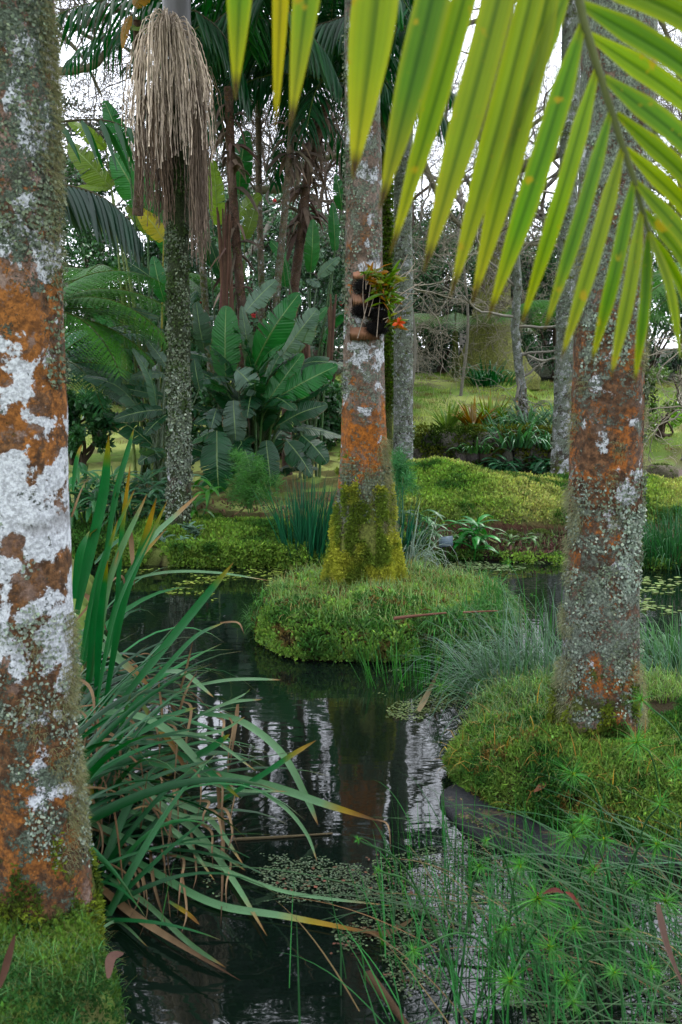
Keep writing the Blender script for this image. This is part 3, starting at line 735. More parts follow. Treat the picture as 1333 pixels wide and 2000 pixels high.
hair(mb, S, rspots(16, off + .5, off + 2.2, -.3, .2, .02, .03, .14), .02, USN, 200, .0015)
mb.build('beard_lichen', M_TUFT, root)
mb = MB(); mosscoat(mb, S, .52, 36000, .018, .008, lin((124, 138, 56)), lin((66, 92, 40)), .14, 1.5); mb.build('moss', M_MOSS, root)

# --- palm with the hanging flower stalks
D4 = 8.3
B = W(350, 1042, D4); B[2] = H(B[0], B[1]) + 0.0
root = palm_root('palm_tree', B, 'slender palm with smooth grey crownshaft and long hanging beige flower strands', 'lichen covered palm trunks')
PALM4 = root
m = bark_mat('bark_green_grey', 3.6, [(0, .1, 0, .2, .8, .3), (.3, .3, .1, .4, .5, .3), (.8, .35, .0, .7, .35, .1), (1.6, .2, 0, .6, .65, .1), (2.4, .1, 0, .35, .85, 0), (3.6, 0, 0, .1, .4, 0)], cA=(96, 86, 74), cB=(56, 48, 40), lich=(126, 140, 120), moss=(60, 74, 40), sc=1.2, seed=11)
mb = MB(); t0 = W(348, 118, D4)
trunk(mb, [B - [0, 0, .2], B, W(351, 800, D4), W(347, 450, D4), t0], .092, .22, 40, 240, .007, 14, .3, t0[2], 6.0, .004); mb.build('trunk', m, root)
S4 = trunk(MB(), [B - [0, 0, .2], B, W(351, 800, D4), W(347, 450, D4), t0], .092, .22, 40, 240, .007, 14, .3, t0[2], 6.0, .004)
mb = MB(); flakes(mb, S4, rspots(120, .3, 2.6, -3.0, -.1, .02, .06, .095), .02, LG2, 26); flakes(mb, S4, rspots(60, .3, 1.5, -3.0, -.1, .02, .06, .095), .02, LG, 26); flakes(mb, S4, rspots(60, .9, 3.0, -3.0, -.1, .03, .06, .095), .022, lin((62, 82, 40)), 30); mb.build('lichen', M_LICH, root)
mcs, nt = newmat('crownshaft'); t = NT(nt); tc = t.n('ShaderNodeTexCoord'); mp = t.n('ShaderNodeMapping'); mp.inputs['Scale'].default_value = (8, 8, 1.2); t.l(tc.outputs['Object'], mp.inputs[0])
p = t.n('ShaderNodeBsdfPrincipled'); t.l(t.mix(t.noise(mp.outputs[0], 3, 5), tuple(lin((64, 62, 66))), tuple(lin((112, 108, 112)))), p.inputs[0]); p.inputs['Roughness'].default_value = .5
o_ = t.n('ShaderNodeOutputMaterial'); t.l(p.outputs[0], o_.inputs[0])
mb = MB(); c0 = W(352, 112, D4); c1 = W(347, 60, D4); c2 = W(345, -20, D4); c3 = W(345, -180, D4)
Q = catmull([c0, c1, c2, c3], 24); tube(mb, Q, np.interp(np.linspace(0, 1, 24), [0, .12, .3, .7, 1], [.075, .088, .106, .108, .06]), 32, (.1, .1, .1)); mb.build('crownshaft', mcs, root)

def strand_set(name, attach, n, spread, drop, z0, colr, hw, r=.0035, seed=0, arch=.16):
    """hanging rachillae from a branched stalk; drop = (min,max) length"""
    mb = MB(); stalks = []
    for i in range(n):
        dx = R.normal(0, spread); dx = max(-spread * 1.9, min(spread * 1.9, dx)); dy = -abs(R.normal(.10, .07))
        top = attach + np.array([dx * .72, dy, z0 + arch * R.uniform(.2, 1) - abs(dx) * .6])
        L = R.uniform(*drop) * (1 - (abs(dx) / (spread * 2.4)) ** 2 * .35)
        mid = attach * .5 + top * .5 + np.array([0, 0, .09 + R.uniform(-.03, .03)])
        side = np.array([dx * .28 + R.normal(0, .012), R.normal(0, .012), 0])
        P = catmull([attach + R.normal(0, .012, 3), mid, top, top + side * .6 + [0, 0, -L * .35], top + side + [0, 0, -L * .7] + R.normal(0, .006, 3), top + side * 1.05 + [0, 0, -L] + R.normal(0, .009, 3)], 30)
        P[8:] += np.cumsum(R.normal(0, .0035, (22, 3)), 0)
        rr = r * (1 + .45 * ((np.arange(30) % 2) * 2 - 1)); rr[:8] = r * 1.1
        tube(mb, P, rr, 4, np.asarray(colr) * math.exp(R.normal(0, .3)), False)
    tube(mb, catmull([attach + [0.0, .08, .0], attach + [0, -.03, .03], attach + [0, -.12, -.08], attach + [0, -.16, -.3]], 10), np.linspace(.016, .006, 10), 8, np.asarray(colr) * .9)
    return mb.build(name, M_STRAND, root)
strand_set('flower_strands', W(335, 96, D4) - [0, .10, 0], 210, .17, (.40, 1.02), .0, lin((206, 186, 168)), .3, arch=.24)
strand_set('flower_strands', W(312, 190, D4) - [0, .03, 0], 150, .07, (.55, .95), -.10, lin((118, 98, 82)), .2, .0028, arch=.08)
strand_set('flower_strands', W(388, 180, D4) - [0, .03, 0], 150, .040, (.8, 1.3), -.10, lin((124, 106, 92)), .2, .0026, arch=.08)
strand_set('flower_strands', W(398, 150, D4) + [0, .05, 0], 40, .07, (.3, .8), -.05, lin((124, 108, 84)), .2, .0022, arch=.08)

# --- trunks farther back
def back_palm(pts, d, r, label, mat, group='lichen covered palm trunks', flare=.2, top=8.0, zb=None, name='palm_tree', rings=None, n=140, bump=.008):
    P = [W(x, y, d) for x, y in pts]; b = P[0].copy(); b[2] = H(b[0], b[1]) if zb is None else zb
    P[0] = b
    rt = empty(name, b, label, 'palm tree', group); mb = MB()
    S = trunk(mb, [b - [0, 0, .2]] + P, r, flare, 28, n, bump, 12, .3, top, rings); mb.build('trunk', mat, rt); return rt, S
m_mot = bark_mat('bark_mottled', 5, [(0, .5, 0, .3, .5, .2), (.5, .62, .1, .5, .1, .2), (2, .5, 0, .6, .2, .1), (5, .5, 0, .6, .2, 0)], cA=(92, 82, 72), cB=(56, 46, 38), sc=1.3, seed=15)
m_moss = bark_mat('bark_mossy', 5, [(0, .1, 0, .5, .7, .2), (2, .1, 0, .5, .8, .1), (5, .2, 0, .5, .5, 0)], cA=(84, 76, 62), cB=(52, 44, 36), sc=1.2, seed=18)
rt, S = back_palm([(788, 915), (788, 650), (788, 380), (792, 0)], 12.3, .118, 'grey mottled palm trunk just behind and right of the middle palm', m_mot); PALM5 = rt
mb = MB(); flakes(mb, S, rspots(60, .3, 4, -2.9, -.2, .03, .08, .12), .022, LG, 30); mb.build('lichen', M_LICH, rt)
rt, S = back_palm([(755, 905), (755, 650), (752, 400), (748, 100)], 12.9, .085, 'dark mossy slim trunk between the middle palm and mottled trunk', m_moss)
mb = MB(); P, N = S(R.uniform(1.2, 4, 2600), R.uniform(-PI, .2, 2600)); diamonds(mb, P, nz(N + rdir(2600) * .8), rdir(2600), .05, .03, cjit(lin((92, 118, 56)), 2600, .3)); mb.build('creeper_leaves', M_LEAF, rt)
rt, S = back_palm([(1094, 962), (1104, 700), (1110, 400), (1118, 0)], 11.0, .105, 'pale spotted palm trunk half hidden behind the thick right trunk', m_mot); PALM6 = rt
mb = MB(); flakes(mb, S, rspots(50, .3, 4, -2.9, -.2, .03, .07, .11), .02, LG, 30); mb.build('lichen', M_LICH, rt)

# ---------------------------------------------------------------- feather palm crowns
def feather(mb, base, az, L, e0, e1, leafL, leafW, col, n=34, hang=1.0, rachis=.012, colr=None, c1=None):
    """arching frond whose leaflets hang"""
    h = np.array([math.cos(az), math.sin(az), 0]); P = [np.array(base, float)]; K = 16
    for i in range(K):
        e = e0 + (e1 - e0) * ((i + .5) / K) ** .9; P.append(P[-1] + (h * math.cos(e) + np.array([0, 0, math.sin(e)])) * L / K)
    P = np.array(P); tube(mb, P, np.linspace(rachis, rachis * .25, K + 1), 5, colr if colr is not None else lin((96, 116, 60)), False)
    t = np.linspace(.12, 1, n); Q = np.stack([np.interp(t, np.linspace(0, 1, K + 1), P[:, j]) for j in range(3)], 1)
    T = nz(np.stack([np.interp(t, np.linspace(0, 1, K + 1), nz(np.gradient(P, axis=0))[:, j]) for j in range(3)], 1))
    sd = np.array([-h[1], h[0], 0])
    for s in (-1, 1):
        d = nz(sd * s * .75 + T * .55 + np.array([0, 0, -.35 * hang]) + R.normal(0, .10, (n, 3)))
        ll = leafL * np.sin(PI * (t * .85 + .1)) ** .6 * R.uniform(.85, 1.1, n)
        blades(mb, Q, d, T + R.normal(0, .2, (n, 3)), ll, leafW, 5, 1.6 * hang, 1.0, .2, cjit(np.asarray(col), n, .18), c1, 'lance', .8)

def crown(root, c, n, L, leafL, leafW, col, name='crown', e=(1.0, -.9), mat=None, N=30, hang=1.0, azs=None):
    mb = MB()
    for i in range(n):
        az = (i * 2.4 + R.uniform(-.2, .2)) if azs is None else azs[i % len(azs)] + R.uniform(-.1, .1)
        f = i / max(1, n - 1); e0 = e[0] * (1 - f) + .1 * f + R.uniform(-.1, .1); e1 = e0 + (e[1] - .5) + R.uniform(-.2, .2)
        feather(mb, c, az, L * R.uniform(.8, 1.1), e0, max(e1, -1.45), leafL, leafW, col, N, hang)
    return mb.build(name, mat or M_LEAF, root)

m_ring = bark_mat('bark_ringed', 5, [(0, .1, 0, .5, .6, .2), (2, .2, 0, .5, .4, .1), (3, .2, 0, .35, .1, .1), (5, .1, 0, .2, .1, .1)], cA=(140, 122, 102), cB=(96, 80, 62), sc=1.8, seed=21)
m_brown = bark_mat('bark_brown', 5, [(0, .0, .0, .2, .2, .5), (5, .0, .05, .1, .0, .5)], cA=(112, 92, 78), cB=(72, 56, 46), rust=(84, 60, 46), sc=1.6, seed=23)
DG = lin((30, 74, 42)); MG = lin((44, 96, 50))
def slim(pts, d, r, label, mat, rings, crownpt=None, n=9, L=1.7, leafL=.55, col=DG, shag=None, top=None):
    P = [W(x, y, d) for x, y in pts]; b = P[0].copy(); b[2] = H(b[0], b[1]); rt = empty('palm_tree', b, label, 'palm tree', 'slim palms in the background'); mb = MB()
    e = P[-1]; trunk(mb, [b - [0, 0, .1], b] + P, r, .1, 16, 260, .004, 20, .3, e[2], rings, .003); mb.build('trunk', mat, rt)
    if crownpt is not None: crown(rt, W(crownpt[0], crownpt[1], d), n + 5, L * 1.1, leafL, .035, col, e=(1.4, -.8))
    if shag:
        mb = MB(); A = np.array(P); zz = A[:, 2]
        for i in range(shag[2]):
            z = R.uniform(W(0, shag[1], d)[2], W(0, shag[0], d)[2]); c = np.array([np.interp(z, zz, A[:, 0]), np.interp(z, zz, A[:, 1]), z])
            a = R.uniform(0, 2 * PI); h = np.array([math.cos(a), math.sin(a), 0]); ll = R.uniform(.12, .42)
            blades(mb, [c + h * r * .9], [h * R.uniform(.2, 1.0) + [0, 0, R.uniform(-.9, .5)]], [[-h[1], h[0], 0]], ll, R.uniform(.03, .075), 5, R.uniform(1, 2.6), 1.0, .5, cjit(lin((116, 98, 84)), 1, .3), None, 'lance', twist=R.uniform(-1.5, 1.5))
        mb.build('dead_sheaths', M_DEAD, rt)
    return rt
slim([(512, 760), (511, 560), (506, 380), (505, 178)], 12.6, .040, 'very thin pale ringed palm stem, straight, left of the two leaning ones', m_ring, 9, (505, 150), 12, 1.7, .55)
slim([(528, 760), (542, 560), (558, 400), (575, 200), (586, -40)], 11.0, .040, 'thin leaning palm stem, mossy green below and brown above', m_ring, 8, (586, -50), 14, 1.7, .62, DG, (225, 330, 26))
slim([(560, 760), (575, 560), (590, 440), (604, 320), (640, 200)], 11.6, .055, 'leaning brown palm stem wrapped in torn dry sheaths', m_brown, 5, (645, 165), 11, 1.6, .55, DG, (215, 470, 95))
slim([(478, 760), (474, 620), (462, 480), (452, 330), (447, 170)], 10.9, .050, 'reddish brown peeling palm stem beside the beige flower strands', m_brown, 4, (447, 60), 11, 1.9, .6, DG, (200, 600, 46))
slim([(415, 760), (402, 600), (392, 470), (386, 330)], 12.4, .042, 'short grey palm stem behind the dark flower strands', m_ring, 8)
rt = slim([(700, 760), (702, 400), (660, 100), (640, -20)], 14.5, .05, 'distant leaning palm stem behind the middle palm', m_ring, 7, (640, 40), 10, 1.8, .6, MG)
# crowns of the thick palms, unseen above the frame, added to darken light and pond reflections
for (px, d, z, lab, nf, L) in ((708, D2, 5.3, PALM2, 18, 2.3), (345, D4, 5.3, PALM4, 14, 2.4), (-10, 2.5, 5.6, PALM1, 13, 2.8), (1220, D3, 6.2, PALM3, 13, 2.8), (792, 12.3, 7.3, PALM5, 16, 2.5), (1118, 11.0, 7.8, PALM6, 14, 2.5)):
    c = W(px, 0, d); c[2] = z; crown(lab, c, nf, L, .7, .05, MG, e=(1.25, -.6), N=34)

# ---------------------------------------------------------------- paddle leaves (bird of paradise clumps)
def paddle(root, base, tip, width, col, bow=.12, face=(0, -1, .35), stalk=None, tears=.62, name='leaf', cup=.25, fold_down=0.0):
    """one big leaf from base to tip with split edges; stalk = point its stem comes from"""
    base = np.asarray(base, float); tip = np.asarray(tip, float); L = np.linalg.norm(tip - base)
    ax = (tip - base) / L; fc = np.asarray(face, float) + R.normal(0, .15, 3); sd = nz(np.cross(ax, fc)); nn = np.cross(sd, ax)
    n = 34; t = np.linspace(0, 1, n + 1)
    mid = base + ax * (t * L)[:, None] + nn * (np.sin(PI * t) * bow * L)[:, None] + np.array([0, 0, -1]) * (fold_down * t ** 2 * L)[:, None]
    k = np.sin(PI * np.clip(t * .93 + .055, 0, 1)) ** .55 * (1 - .25 * t); k[-1] = .03
    mb = MB(); col = np.asarray(col, float)
    for s in (-1, 1):
        ang = R.normal(.0, .06); g = 0; torn = 0.0
        for i in range(n):
            if R.random() < tears * .5: ang = R.normal(0, .22); g = R.uniform(.02, .30)
            else: g = 0
            w0 = k[i] * width * .5; w1 = k[i + 1] * width * .5 * (1 - g * .2)
            c = col * math.exp(R.normal(0, .05))
            pts = []; tv = []
            for (m, w, tt, sh) in ((mid[i], w0, t[i], g * .35), (mid[i + 1], w1, t[i + 1], 0)):
                for f in (0, .5, 1.0):
                    o = sd * s * w * f + nn * (-cup * w * f * f + ang * w * f) + ax * w * f * (.18 + sh * f)
                    pts.append(m + o); tv.append((tt, s * f, 0))
            mb.add(pts, [(0, 1, 4, 3), (1, 2, 5, 4)], np.tile(c, (6, 1)), tv)
    r0 = .012 * max(.5, L)
    tube(mb, mid + nn * -.004, np.linspace(r0, r0 * .2, n + 1), 5, mixc(col, lin((150, 170, 100)), .5), False)
    if stalk is not None:
        st = np.asarray(stalk, float); mp_ = (st + base) / 2 + (base - st) * np.array([0, 0, .12]) - ax * .0
        tube(mb, catmull([st, mp_ + [0, 0, .05], base], 12), np.linspace(.018, r0 * 1.1, 12), 6, mixc(col, lin((110, 120, 70)), .4), False)
    return mb.build(name, M_PADDLE, root)

Lg = lin((32, 112, 48)); Ld = lin((26, 80, 44)); Lp = lin((104, 136, 116)); Ly = lin((120, 150, 40)); Lm = lin((48, 122, 58)); Lb = lin((70, 104, 84))
def clump(name, loc_px, d, label, leaves, group='giant bird of paradise clumps', extra=0, ext=None, cat='paddle plant'):
    b = W(loc_px[0], loc_px[1], d); b[2] = H(b[0], b[1])
    rt = empty(name, b, label, cat, group)
    for (b0, t0, w, c, dd) in leaves:
        B0 = W(b0[0], b0[1], d + dd); T0 = W(t0[0], t0[1], d + dd + R.uniform(-.25, .1))
        st = b + np.array([(B0[0] - b[0]) * .12 + R.normal(0, .08), R.normal(0, .08), .0])
        fd = (0, -1, .45 + R.uniform(-.2, .3)) if t0[1] < b0[1] + 30 else (0, -1, .9)
        paddle(rt, B0, T0, w * d / F * 1.25, c, R.uniform(.03, .16), fd, st)
    for i in range(extra):
        a = R.uniform(-PI, PI); h = np.array([math.cos(a), math.sin(a) * .7, 0]); ht = R.uniform(*ext); out = R.uniform(.12, .5)
        B0 = b + h * out * .6 + [0, 0, ht]; L = R.uniform(.45, .8); T0 = B0 + nz(h * R.uniform(.5, 1.3) + np.array([0, 0, R.uniform(-.4, 1.0)])) * L
        col = [Ld, Ld, Lg, Lb, Ld * .8][int(R.integers(0, 5))]
        paddle(rt, B0, T0, R.uniform(.16, .26), col, R.uniform(.05, .2), (0, -.5, 1.0), b + R.normal(0, .06, 3) * [1, 1, 0])
    return rt
clump('bird_of_paradise', (500, 880), 10.3, 'large clump of broad paddle leaves in the centre behind the pond', [
    ((442, 745), (442, 597), 54, Lm, -.1), ((499, 712), (586, 572), 50, Lg, -.2), ((479, 610), (540, 547), 42, Lp, .3), ((545, 706), (620, 603), 52, Lp, .1),
    ((497, 735), (472, 597), 24, Lp * .7, .1), ((462, 722), (500, 768), 46, Lp, -.5), ((456, 782), (462, 872), 42, Lp * .75, -.5), ((424, 797), (413, 836), 28, Lb, -.4),
    ((514, 798), (592, 690), 38, Lm, -.3), ((540, 778), (660, 714), 46, Lg, -.3), ((444, 764), (378, 738), 20, Lm, -.2), ((424, 842), (428, 962), 58, Ld * 1.2, -.6),
    ((545, 830), (640, 790), 36, Ld, -.3), ((505, 840), (560, 760), 34, Ld, -.1), ((560, 860), (610, 930), 40, Ld, -.3), ((590, 850), (640, 905), 40, Ld, -.2), ((402, 690), (384, 590), 36, Lb * .8, .2),
    ((520, 860), (530, 950), 40, Ld, -.4), ((604, 640), (640, 600), 18, Lm, 0), ((470, 860), (490, 930), 36, Ld, -.5)], extra=46, ext=(.15, 1.25))
clump('bird_of_paradise', (612, 800), 11.4, 'taller narrow paddle leaf plant just left of the middle palm', [
    ((607, 532), (612, 428), 27, Lm, 0), ((622, 540), (664, 502), 22, Lp * 1.1, 0), ((600, 545), (625, 560), 18, Lp, 0), ((560, 520), (528, 470), 24, Lg, 0), ((558, 560), (552, 500), 22, Lg, .1), ((655, 490), (650, 395), 20, Lg, .1), ((668, 410), (656, 340), 22, Lg, .2)], extra=3, ext=(1.2, 1.7))
clump('bird_of_paradise', (458, 800), 11.2, 'tall paddle leaf plant with brown stems behind the peeling palm stem', [
    ((468, 380), (482, 255), 38, Lg, .1), ((426, 440), (416, 312), 30, Ly * 1.2, .1), ((462, 424), (510, 380), 32, Ly, .2), ((440, 560), (410, 470), 22, Ld, 0), ((478, 470), (500, 400), 24, Ly * .7, 0), ((412, 520), (395, 440), 20, Ld, 0)], extra=3, ext=(1.2, 2.0))
clump('bird_of_paradise', (290, 800), 10.9, 'yellow green paddle leaf plant between left trunk and flower strands', [
    ((218, 368), (134, 280), 46, Ly * .75, 0), ((252, 312), (204, 196), 34, Lg, .1), ((288, 410), (222, 300), 58, Lm * 1.1, .2), ((208, 290), (134, 236), 26, Ly, .2), ((218, 366), (142, 368), 15, Ly, 0), ((320, 470), (272, 408), 36, lin((190, 175, 30)), .1),
    ((322, 590), (300, 500), 28, Lg, -.2), ((300, 545), (245, 508), 24, Ld, 0), ((250, 400), (300, 470), 30, Ly * .8, .3), ((240, 460), (180, 420), 34, Ly * .8, .4), ((330, 500), (285, 330), 40, Lm, .5)], extra=5, ext=(1.0, 1.9))
clump('bird_of_paradise', (318, 900), 9.6, 'low dark paddle leaves left of the slender palm with flower strands', [
    ((322, 775), (208, 752), 20, Ld, 0), ((318, 800), (222, 820), 30, Ld * .8, -.1), ((326, 715), (286, 662), 22, Lp * .7, 0), ((322, 730), (256, 738), 22, Lp * .7, .1), ((325, 810), (282, 850), 26, Ld * .8, -.1), ((322, 880), (270, 905), 26, Ld, -.2),
    ((310, 620), (190, 612), 18, Lb, .3), ((390, 760), (380, 700), 24, Ld, .2)], extra=5, ext=(.4, .9))

# dry fan of old stems on the tall paddle plant
def dry_stems(px, py0, py1, d, n, label, spread=10):
    b = W(px, py0, d); mb = MB()
    for i in range(n):
        x0 = px + R.normal(0, 4); x1 = px + R.normal(0, spread); tube(mb, catmull([W(x0, py0, d), W((x0 + x1) / 2 + R.normal(0, 2), (py0 + py1) / 2, d), W(x1, py1 + R.uniform(-20, 30), d)], 8), np.linspace(.028, .010, 8), 6, cjit(lin((100, 74, 58)), 1, .25)[0], False)
    o = mb.build('dry_stalks', M_DEAD, origin=b); tag(o, label, 'dead stalks')
dry_stems(440, 610, 415, 10.8, 12, 'brown dry leaf stalks fanned beside the peeling palm stem')
dry_stems(645, 730, 585, 10.6, 6, 'reddish dry stalk bundle close left of the middle palm', 6)
dry_stems(598, 700, 640, 10.6, 5, 'short brown stalks between pale paddle leaves', 6)

# ---------------------------------------------------------------- ferns
def fern(mb, base, az, L, e0, e1, wid, col, n=26, m=12):
    h = np.array([math.cos(az), math.sin(az), 0]); K = 14; P = [np.array(base, float)]
    for i in range(K):
        e = e0 + (e1 - e0) * ((i + .5) / K); P.append(P[-1] + (h * math.cos(e) + np.array([0, 0, math.sin(e)])) * L / K)
    P = np.array(P); tube(mb, P, np.linspace(.008, .002, K + 1), 4, lin((86, 100, 48)), False)
    T0 = nz(np.gradient(P, axis=0)); sd = np.array([-h[1], h[0], 0]); u = np.linspace(0, 1, K + 1)
    B = []; D = []; S = []; LL = []
    for tt in np.linspace(.12, .99, n):
        q = np.array([np.interp(tt, u, P[:, j]) for j in range(3)]); T = nz(np.array([np.interp(tt, u, T0[:, j]) for j in range(3)]))
        pl = wid * (math.sin(PI * min(1, tt * .8 + .15)) ** .8)
        for s in (-1, 1):
            d = nz(sd * s + T * .45 + np.array([0, 0, -.22]))
            for v in np.linspace(.06, 1, m):
                c = q + d * pl * v + np.array([0, 0, -.25 * pl * v * v])
                for s2 in (-1, 1):
                    B.append(c); D.append(T * s2 + d * .5); S.append(d); LL.append(pl * .17 * (1 - v * .75))
    B = np.array(B); LL = np.array(LL)
    diamonds(mb, B, np.array(D), np.array(S), LL * 1.35, LL * .42 + .004, cjit(np.asarray(col), 1, .15)[0] * np.exp(R.normal(0, .12, (len(B), 1))), .4)

def tree_fern(px, py, d, label, fr, L, wid, col, trunk_h=True, group='tree ferns'):
    c = W(px, py, d); b = c.copy(); b[2] = H(c[0], c[1]); rt = empty('tree_fern', b, label, 'tree fern', group)
    if trunk_h and c[2] - b[2] > .15:
        mb = MB(); trunk(mb, [b - [0, 0, .1], b, c], .05, .3, 16, 60, .02, 30, .3, c[2]); mb.build('trunk', m_moss, rt)
    mb = MB()
    for az, e0, e1, f in fr: fern(mb, c, az, L * f, e0, e1, wid * f, col)
    mb.build('fronds', M_LEAF, rt); return rt
TF = lin((74, 122, 56)); TFD = lin((60, 100, 74))
tree_fern(70, 620, 9.6, 'tree fern with bright drooping fronds right behind the left trunk', [(.0, .75, -.9, 1), (.25, .4, -.9, .9), (-.35, .6, -1.0, 1), (.6, 1.0, -.6, 1), (-.7, .3, -1.1, .9), (-1.2, .5, -1, .8), (1.2, .9, -.3, .8), (-.1, .15, -.9, .8), (2.6, .8, -.6, .9), (-2.3, .6, -.8, .9)], 1.6, .40, TF)
tree_fern(95, 720, 10.4, 'lower tree fern with blue green fronds over the lawn', [(.1, .6, -.7, 1), (-.3, .3, -.8, 1), (.5, .8, -.5, 1), (-.9, .4, -1, .9), (1.4, .9, -.4, .9), (.25, .1, -.7, .9), (-.1, .9, -.6, 1.1), (-1.8, .5, -.9, .8), (2.5, .7, -.7, .9)], 1.55, .34, TFD)
tree_fern(1410, 560, 9.5, 'tree fern with pale hanging fronds at the right edge', [(3.0, .3, -1.3, 1), (2.6, .6, -1.2, 1), (-2.7, .5, -1.3, .9), (1.8, .8, -.8, 1), (3.4, .1, -1.4, .9), (0, .6, -1, 1), (-1.5, .5, -1.2, .8)], 1.5, .36, TF)
tree_fern(1130, 620, 16, 'distant tree fern seen behind the pale spotted trunk', [(a, .7, -.8, 1) for a in (0, .9, 1.8, 2.7, 3.6, 4.5, 5.4)], 1.6, .42, TF)
tree_fern(890, 640, 19, 'grey green tree fern before the dark hedge', [(a, .6, -.7, 1) for a in (.3, 1.1, 2.1, 2.9, 3.7, 4.6, 5.5)], 1.8, .42, lin((104, 128, 96)))
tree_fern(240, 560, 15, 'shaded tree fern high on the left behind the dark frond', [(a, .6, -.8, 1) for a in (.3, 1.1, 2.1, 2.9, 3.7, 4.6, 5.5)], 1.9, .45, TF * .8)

# dark feather fronds entering from the left, behind the left trunk
def single_frond(name, pts, d, label, leafL, leafW, col, n=30, sideup=0):
    P = catmull([W(x, y, d) for x, y in pts], 18); rt = empty(name, P[0], label, 'palm frond'); mb = MB()
    tube(mb, P, np.linspace(.010, .003, 18), 6, lin((70, 66, 44)), False); mb.build('rachis', M_STEM, rt)
    mb = MB(); T0 = nz(np.gradient(P, axis=0)); u = np.linspace(0, 1, 18); t = np.linspace(.02, 1, n)
    Q = np.stack([np.interp(t, u, P[:, j]) for j in range(3)], 1); T = nz(np.stack([np.interp(t, u, T0[:, j]) for j in range(3)], 1))
    for s in (-1, 1):
        d_ = nz(T * .55 + np.array([0, .5 * s, -.75]) + R.normal(0, .08, (n, 3)))
        blades(mb, Q, d_, nz(T + np.array([0, -.3, .3])), leafL * np.sin(PI * (t * .75 + .2)) ** .7 * R.uniform(.85, 1.1, n), leafW, 6, 1.0, 1.0, .2, cjit(col, n, .15), None, 'lance')
    mb.build('leaflets', M_GLOSS, rt); return rt
single_frond('palm_frond', [(60, 362), (130, 362), (200, 385), (250, 430), (275, 475)], 6.6, 'dark glossy palm frond drooping right of the left trunk', .40, .040, lin((36, 62, 48)))
single_frond('palm_frond', [(110, 238), (170, 234), (215, 237), (250, 250)], 7.4, 'thin bare palm frond stem with few dark leaflets above the fern', .42, .045, lin((30, 84, 40)), 5)
single_frond('palm_frond', [(560, 20), (600, 60), (640, 110), (665, 170)], 9.0, 'silvery palm frond arching left of the middle palm at the top', .42, .035, lin((62, 96, 72)), 26)
single_frond('palm_frond', [(700, 20), (650, 40), (600, 60), (560, 110)], 9.4, 'dark palm frond drooping leftwards beside the middle palm top', .45, .035, DG, 26)
single_frond('palm_frond', [(380, 20), (430, 60), (470, 130), (490, 210)], 9.0, 'dark palm frond hanging right of the grey crownshaft', .45, .035, DG, 26)
single_frond('palm_frond', [(520, -10), (450, 20), (400, 70), (375, 130)], 9.2, 'dark palm frond hanging behind the grey crownshaft', .45, .035, DG, 26)

# ---------------------------------------------------------------- big frond close to the camera
DF = 1.0
rach = [(380, -560), (475, -545), (640, -490), (775, -430), (925, -350), (1010, -275), (1060, -205), (1100, -115), (1122, -45), (1140, 40), (1167, 130), (1194, 215), (1217, 287), (1239, 350), (1254, 408), (1267, 452)]
RP = catmull([W(x, y, DF) for x, y in rach], 50)
rt = empty('palm_frond', W(1140, 40, DF), 'large yellow green palm frond hanging close by across the top right corner', 'palm frond')
mb = MB(); tube(mb, RP, np.linspace(.0070, .0022, 50), 10, lin((84, 92, 44)), True); mb.build('rachis', M_STEM, rt)
LEAFLETS = [((475, -545), (460, 195), 60, 0), ((556, -517), (538, 262), 34, 1), ((645, -488), (568, 250), 54, 0), ((775, -430), (690, 350), 90, 0), ((925, -350), (742, 410), 66, 0), ((985, -300), (762, 500), 48, 0), ((1035, -242), (828, 532), 62, 0),
            ((1078, -170), (880, 582), 52, 0), ((1095, -110), (922, 596), 54, 0), ((1139, 45), (954, 622), 50, 0), ((1167, 132), (1017, 640), 42, 0), ((1194, 215), (1064, 645), 34, 0), ((1217, 287), (1095, 706), 36, 0),
            ((1239, 350), (1155, 712), 32, 0), ((1254, 410), (1193, 740), 30, 0), ((1267, 452), (1240, 750), 24, 0), ((1119, -45), (924, 420), 40, 0),
            ((1120, -60), (1480, 120), 56, 2), ((1132, 5), (1500, 260), 50, 2), ((1152, 68), (1500, 345), 46, 2), ((1180, 150), (1480, 430), 44, 2), ((1205, 222), (1480, 520), 38, 2), ((1223, 290), (1450, 560), 34, 2), ((1240, 352), (1430, 620), 30, 2), ((1254, 405), (1400, 640), 26, 2), ((1266, 450), (1375, 690), 22, 2),
            ((1085, -140), (1430, -30), 60, 2), ((1268, 452), (1330, 700), 18, 2)]
fy = lin((142, 166, 30)); fg = lin((100, 146, 30)); fo = lin((180, 166, 28)); fb = lin((66, 34, 18))
for (b0, t0, w, kd) in LEAFLETS:
    d0 = DF; d1 = DF + (R.uniform(-.08, -.01) if kd < 2 else R.uniform(-.05, .1))
    if b0[0] > 1100 and kd < 2: w *= .92
    mx = ((b0[0] * .5 + t0[0] * .5) + (6 if kd < 2 else 10), (b0[1] + t0[1]) * .5 - (6 if kd < 2 else 14))
    c = [fy, fg, (fy + fg) / 2][int(R.integers(0, 3))] * R.uniform(.85, 1.1)
    if kd == 1: c = fo
    cols = [(0, mixc(c, fo, .5)), (.08, c), (.7, c), (.86, mixc(c, fo, .45)), (.93, mixc(c, fo, .7)), (.955, fb), (1, fb)]
    if kd == 2: cols = [(0, mixc(c, fo, .3)), (.1, c * .95), (1, c * .9)]
    mb = MB(); pathblade(mb, [W(*b0, d0), W(*mx, (d0 + d1) / 2 - .015), W(*t0, d1)], w * DF / F * (.94 if kd < 2 else 1.0), 26, (0.0 + R.uniform(-.3, .3), -1, .05), .3, cols, 'leaflet', pleat=True, twist=R.uniform(-.25, .25))
    mb.build('leaflet', M_FROND, rt)
bpy.data.objects['palm_frond']['category'] = 'palm frond'

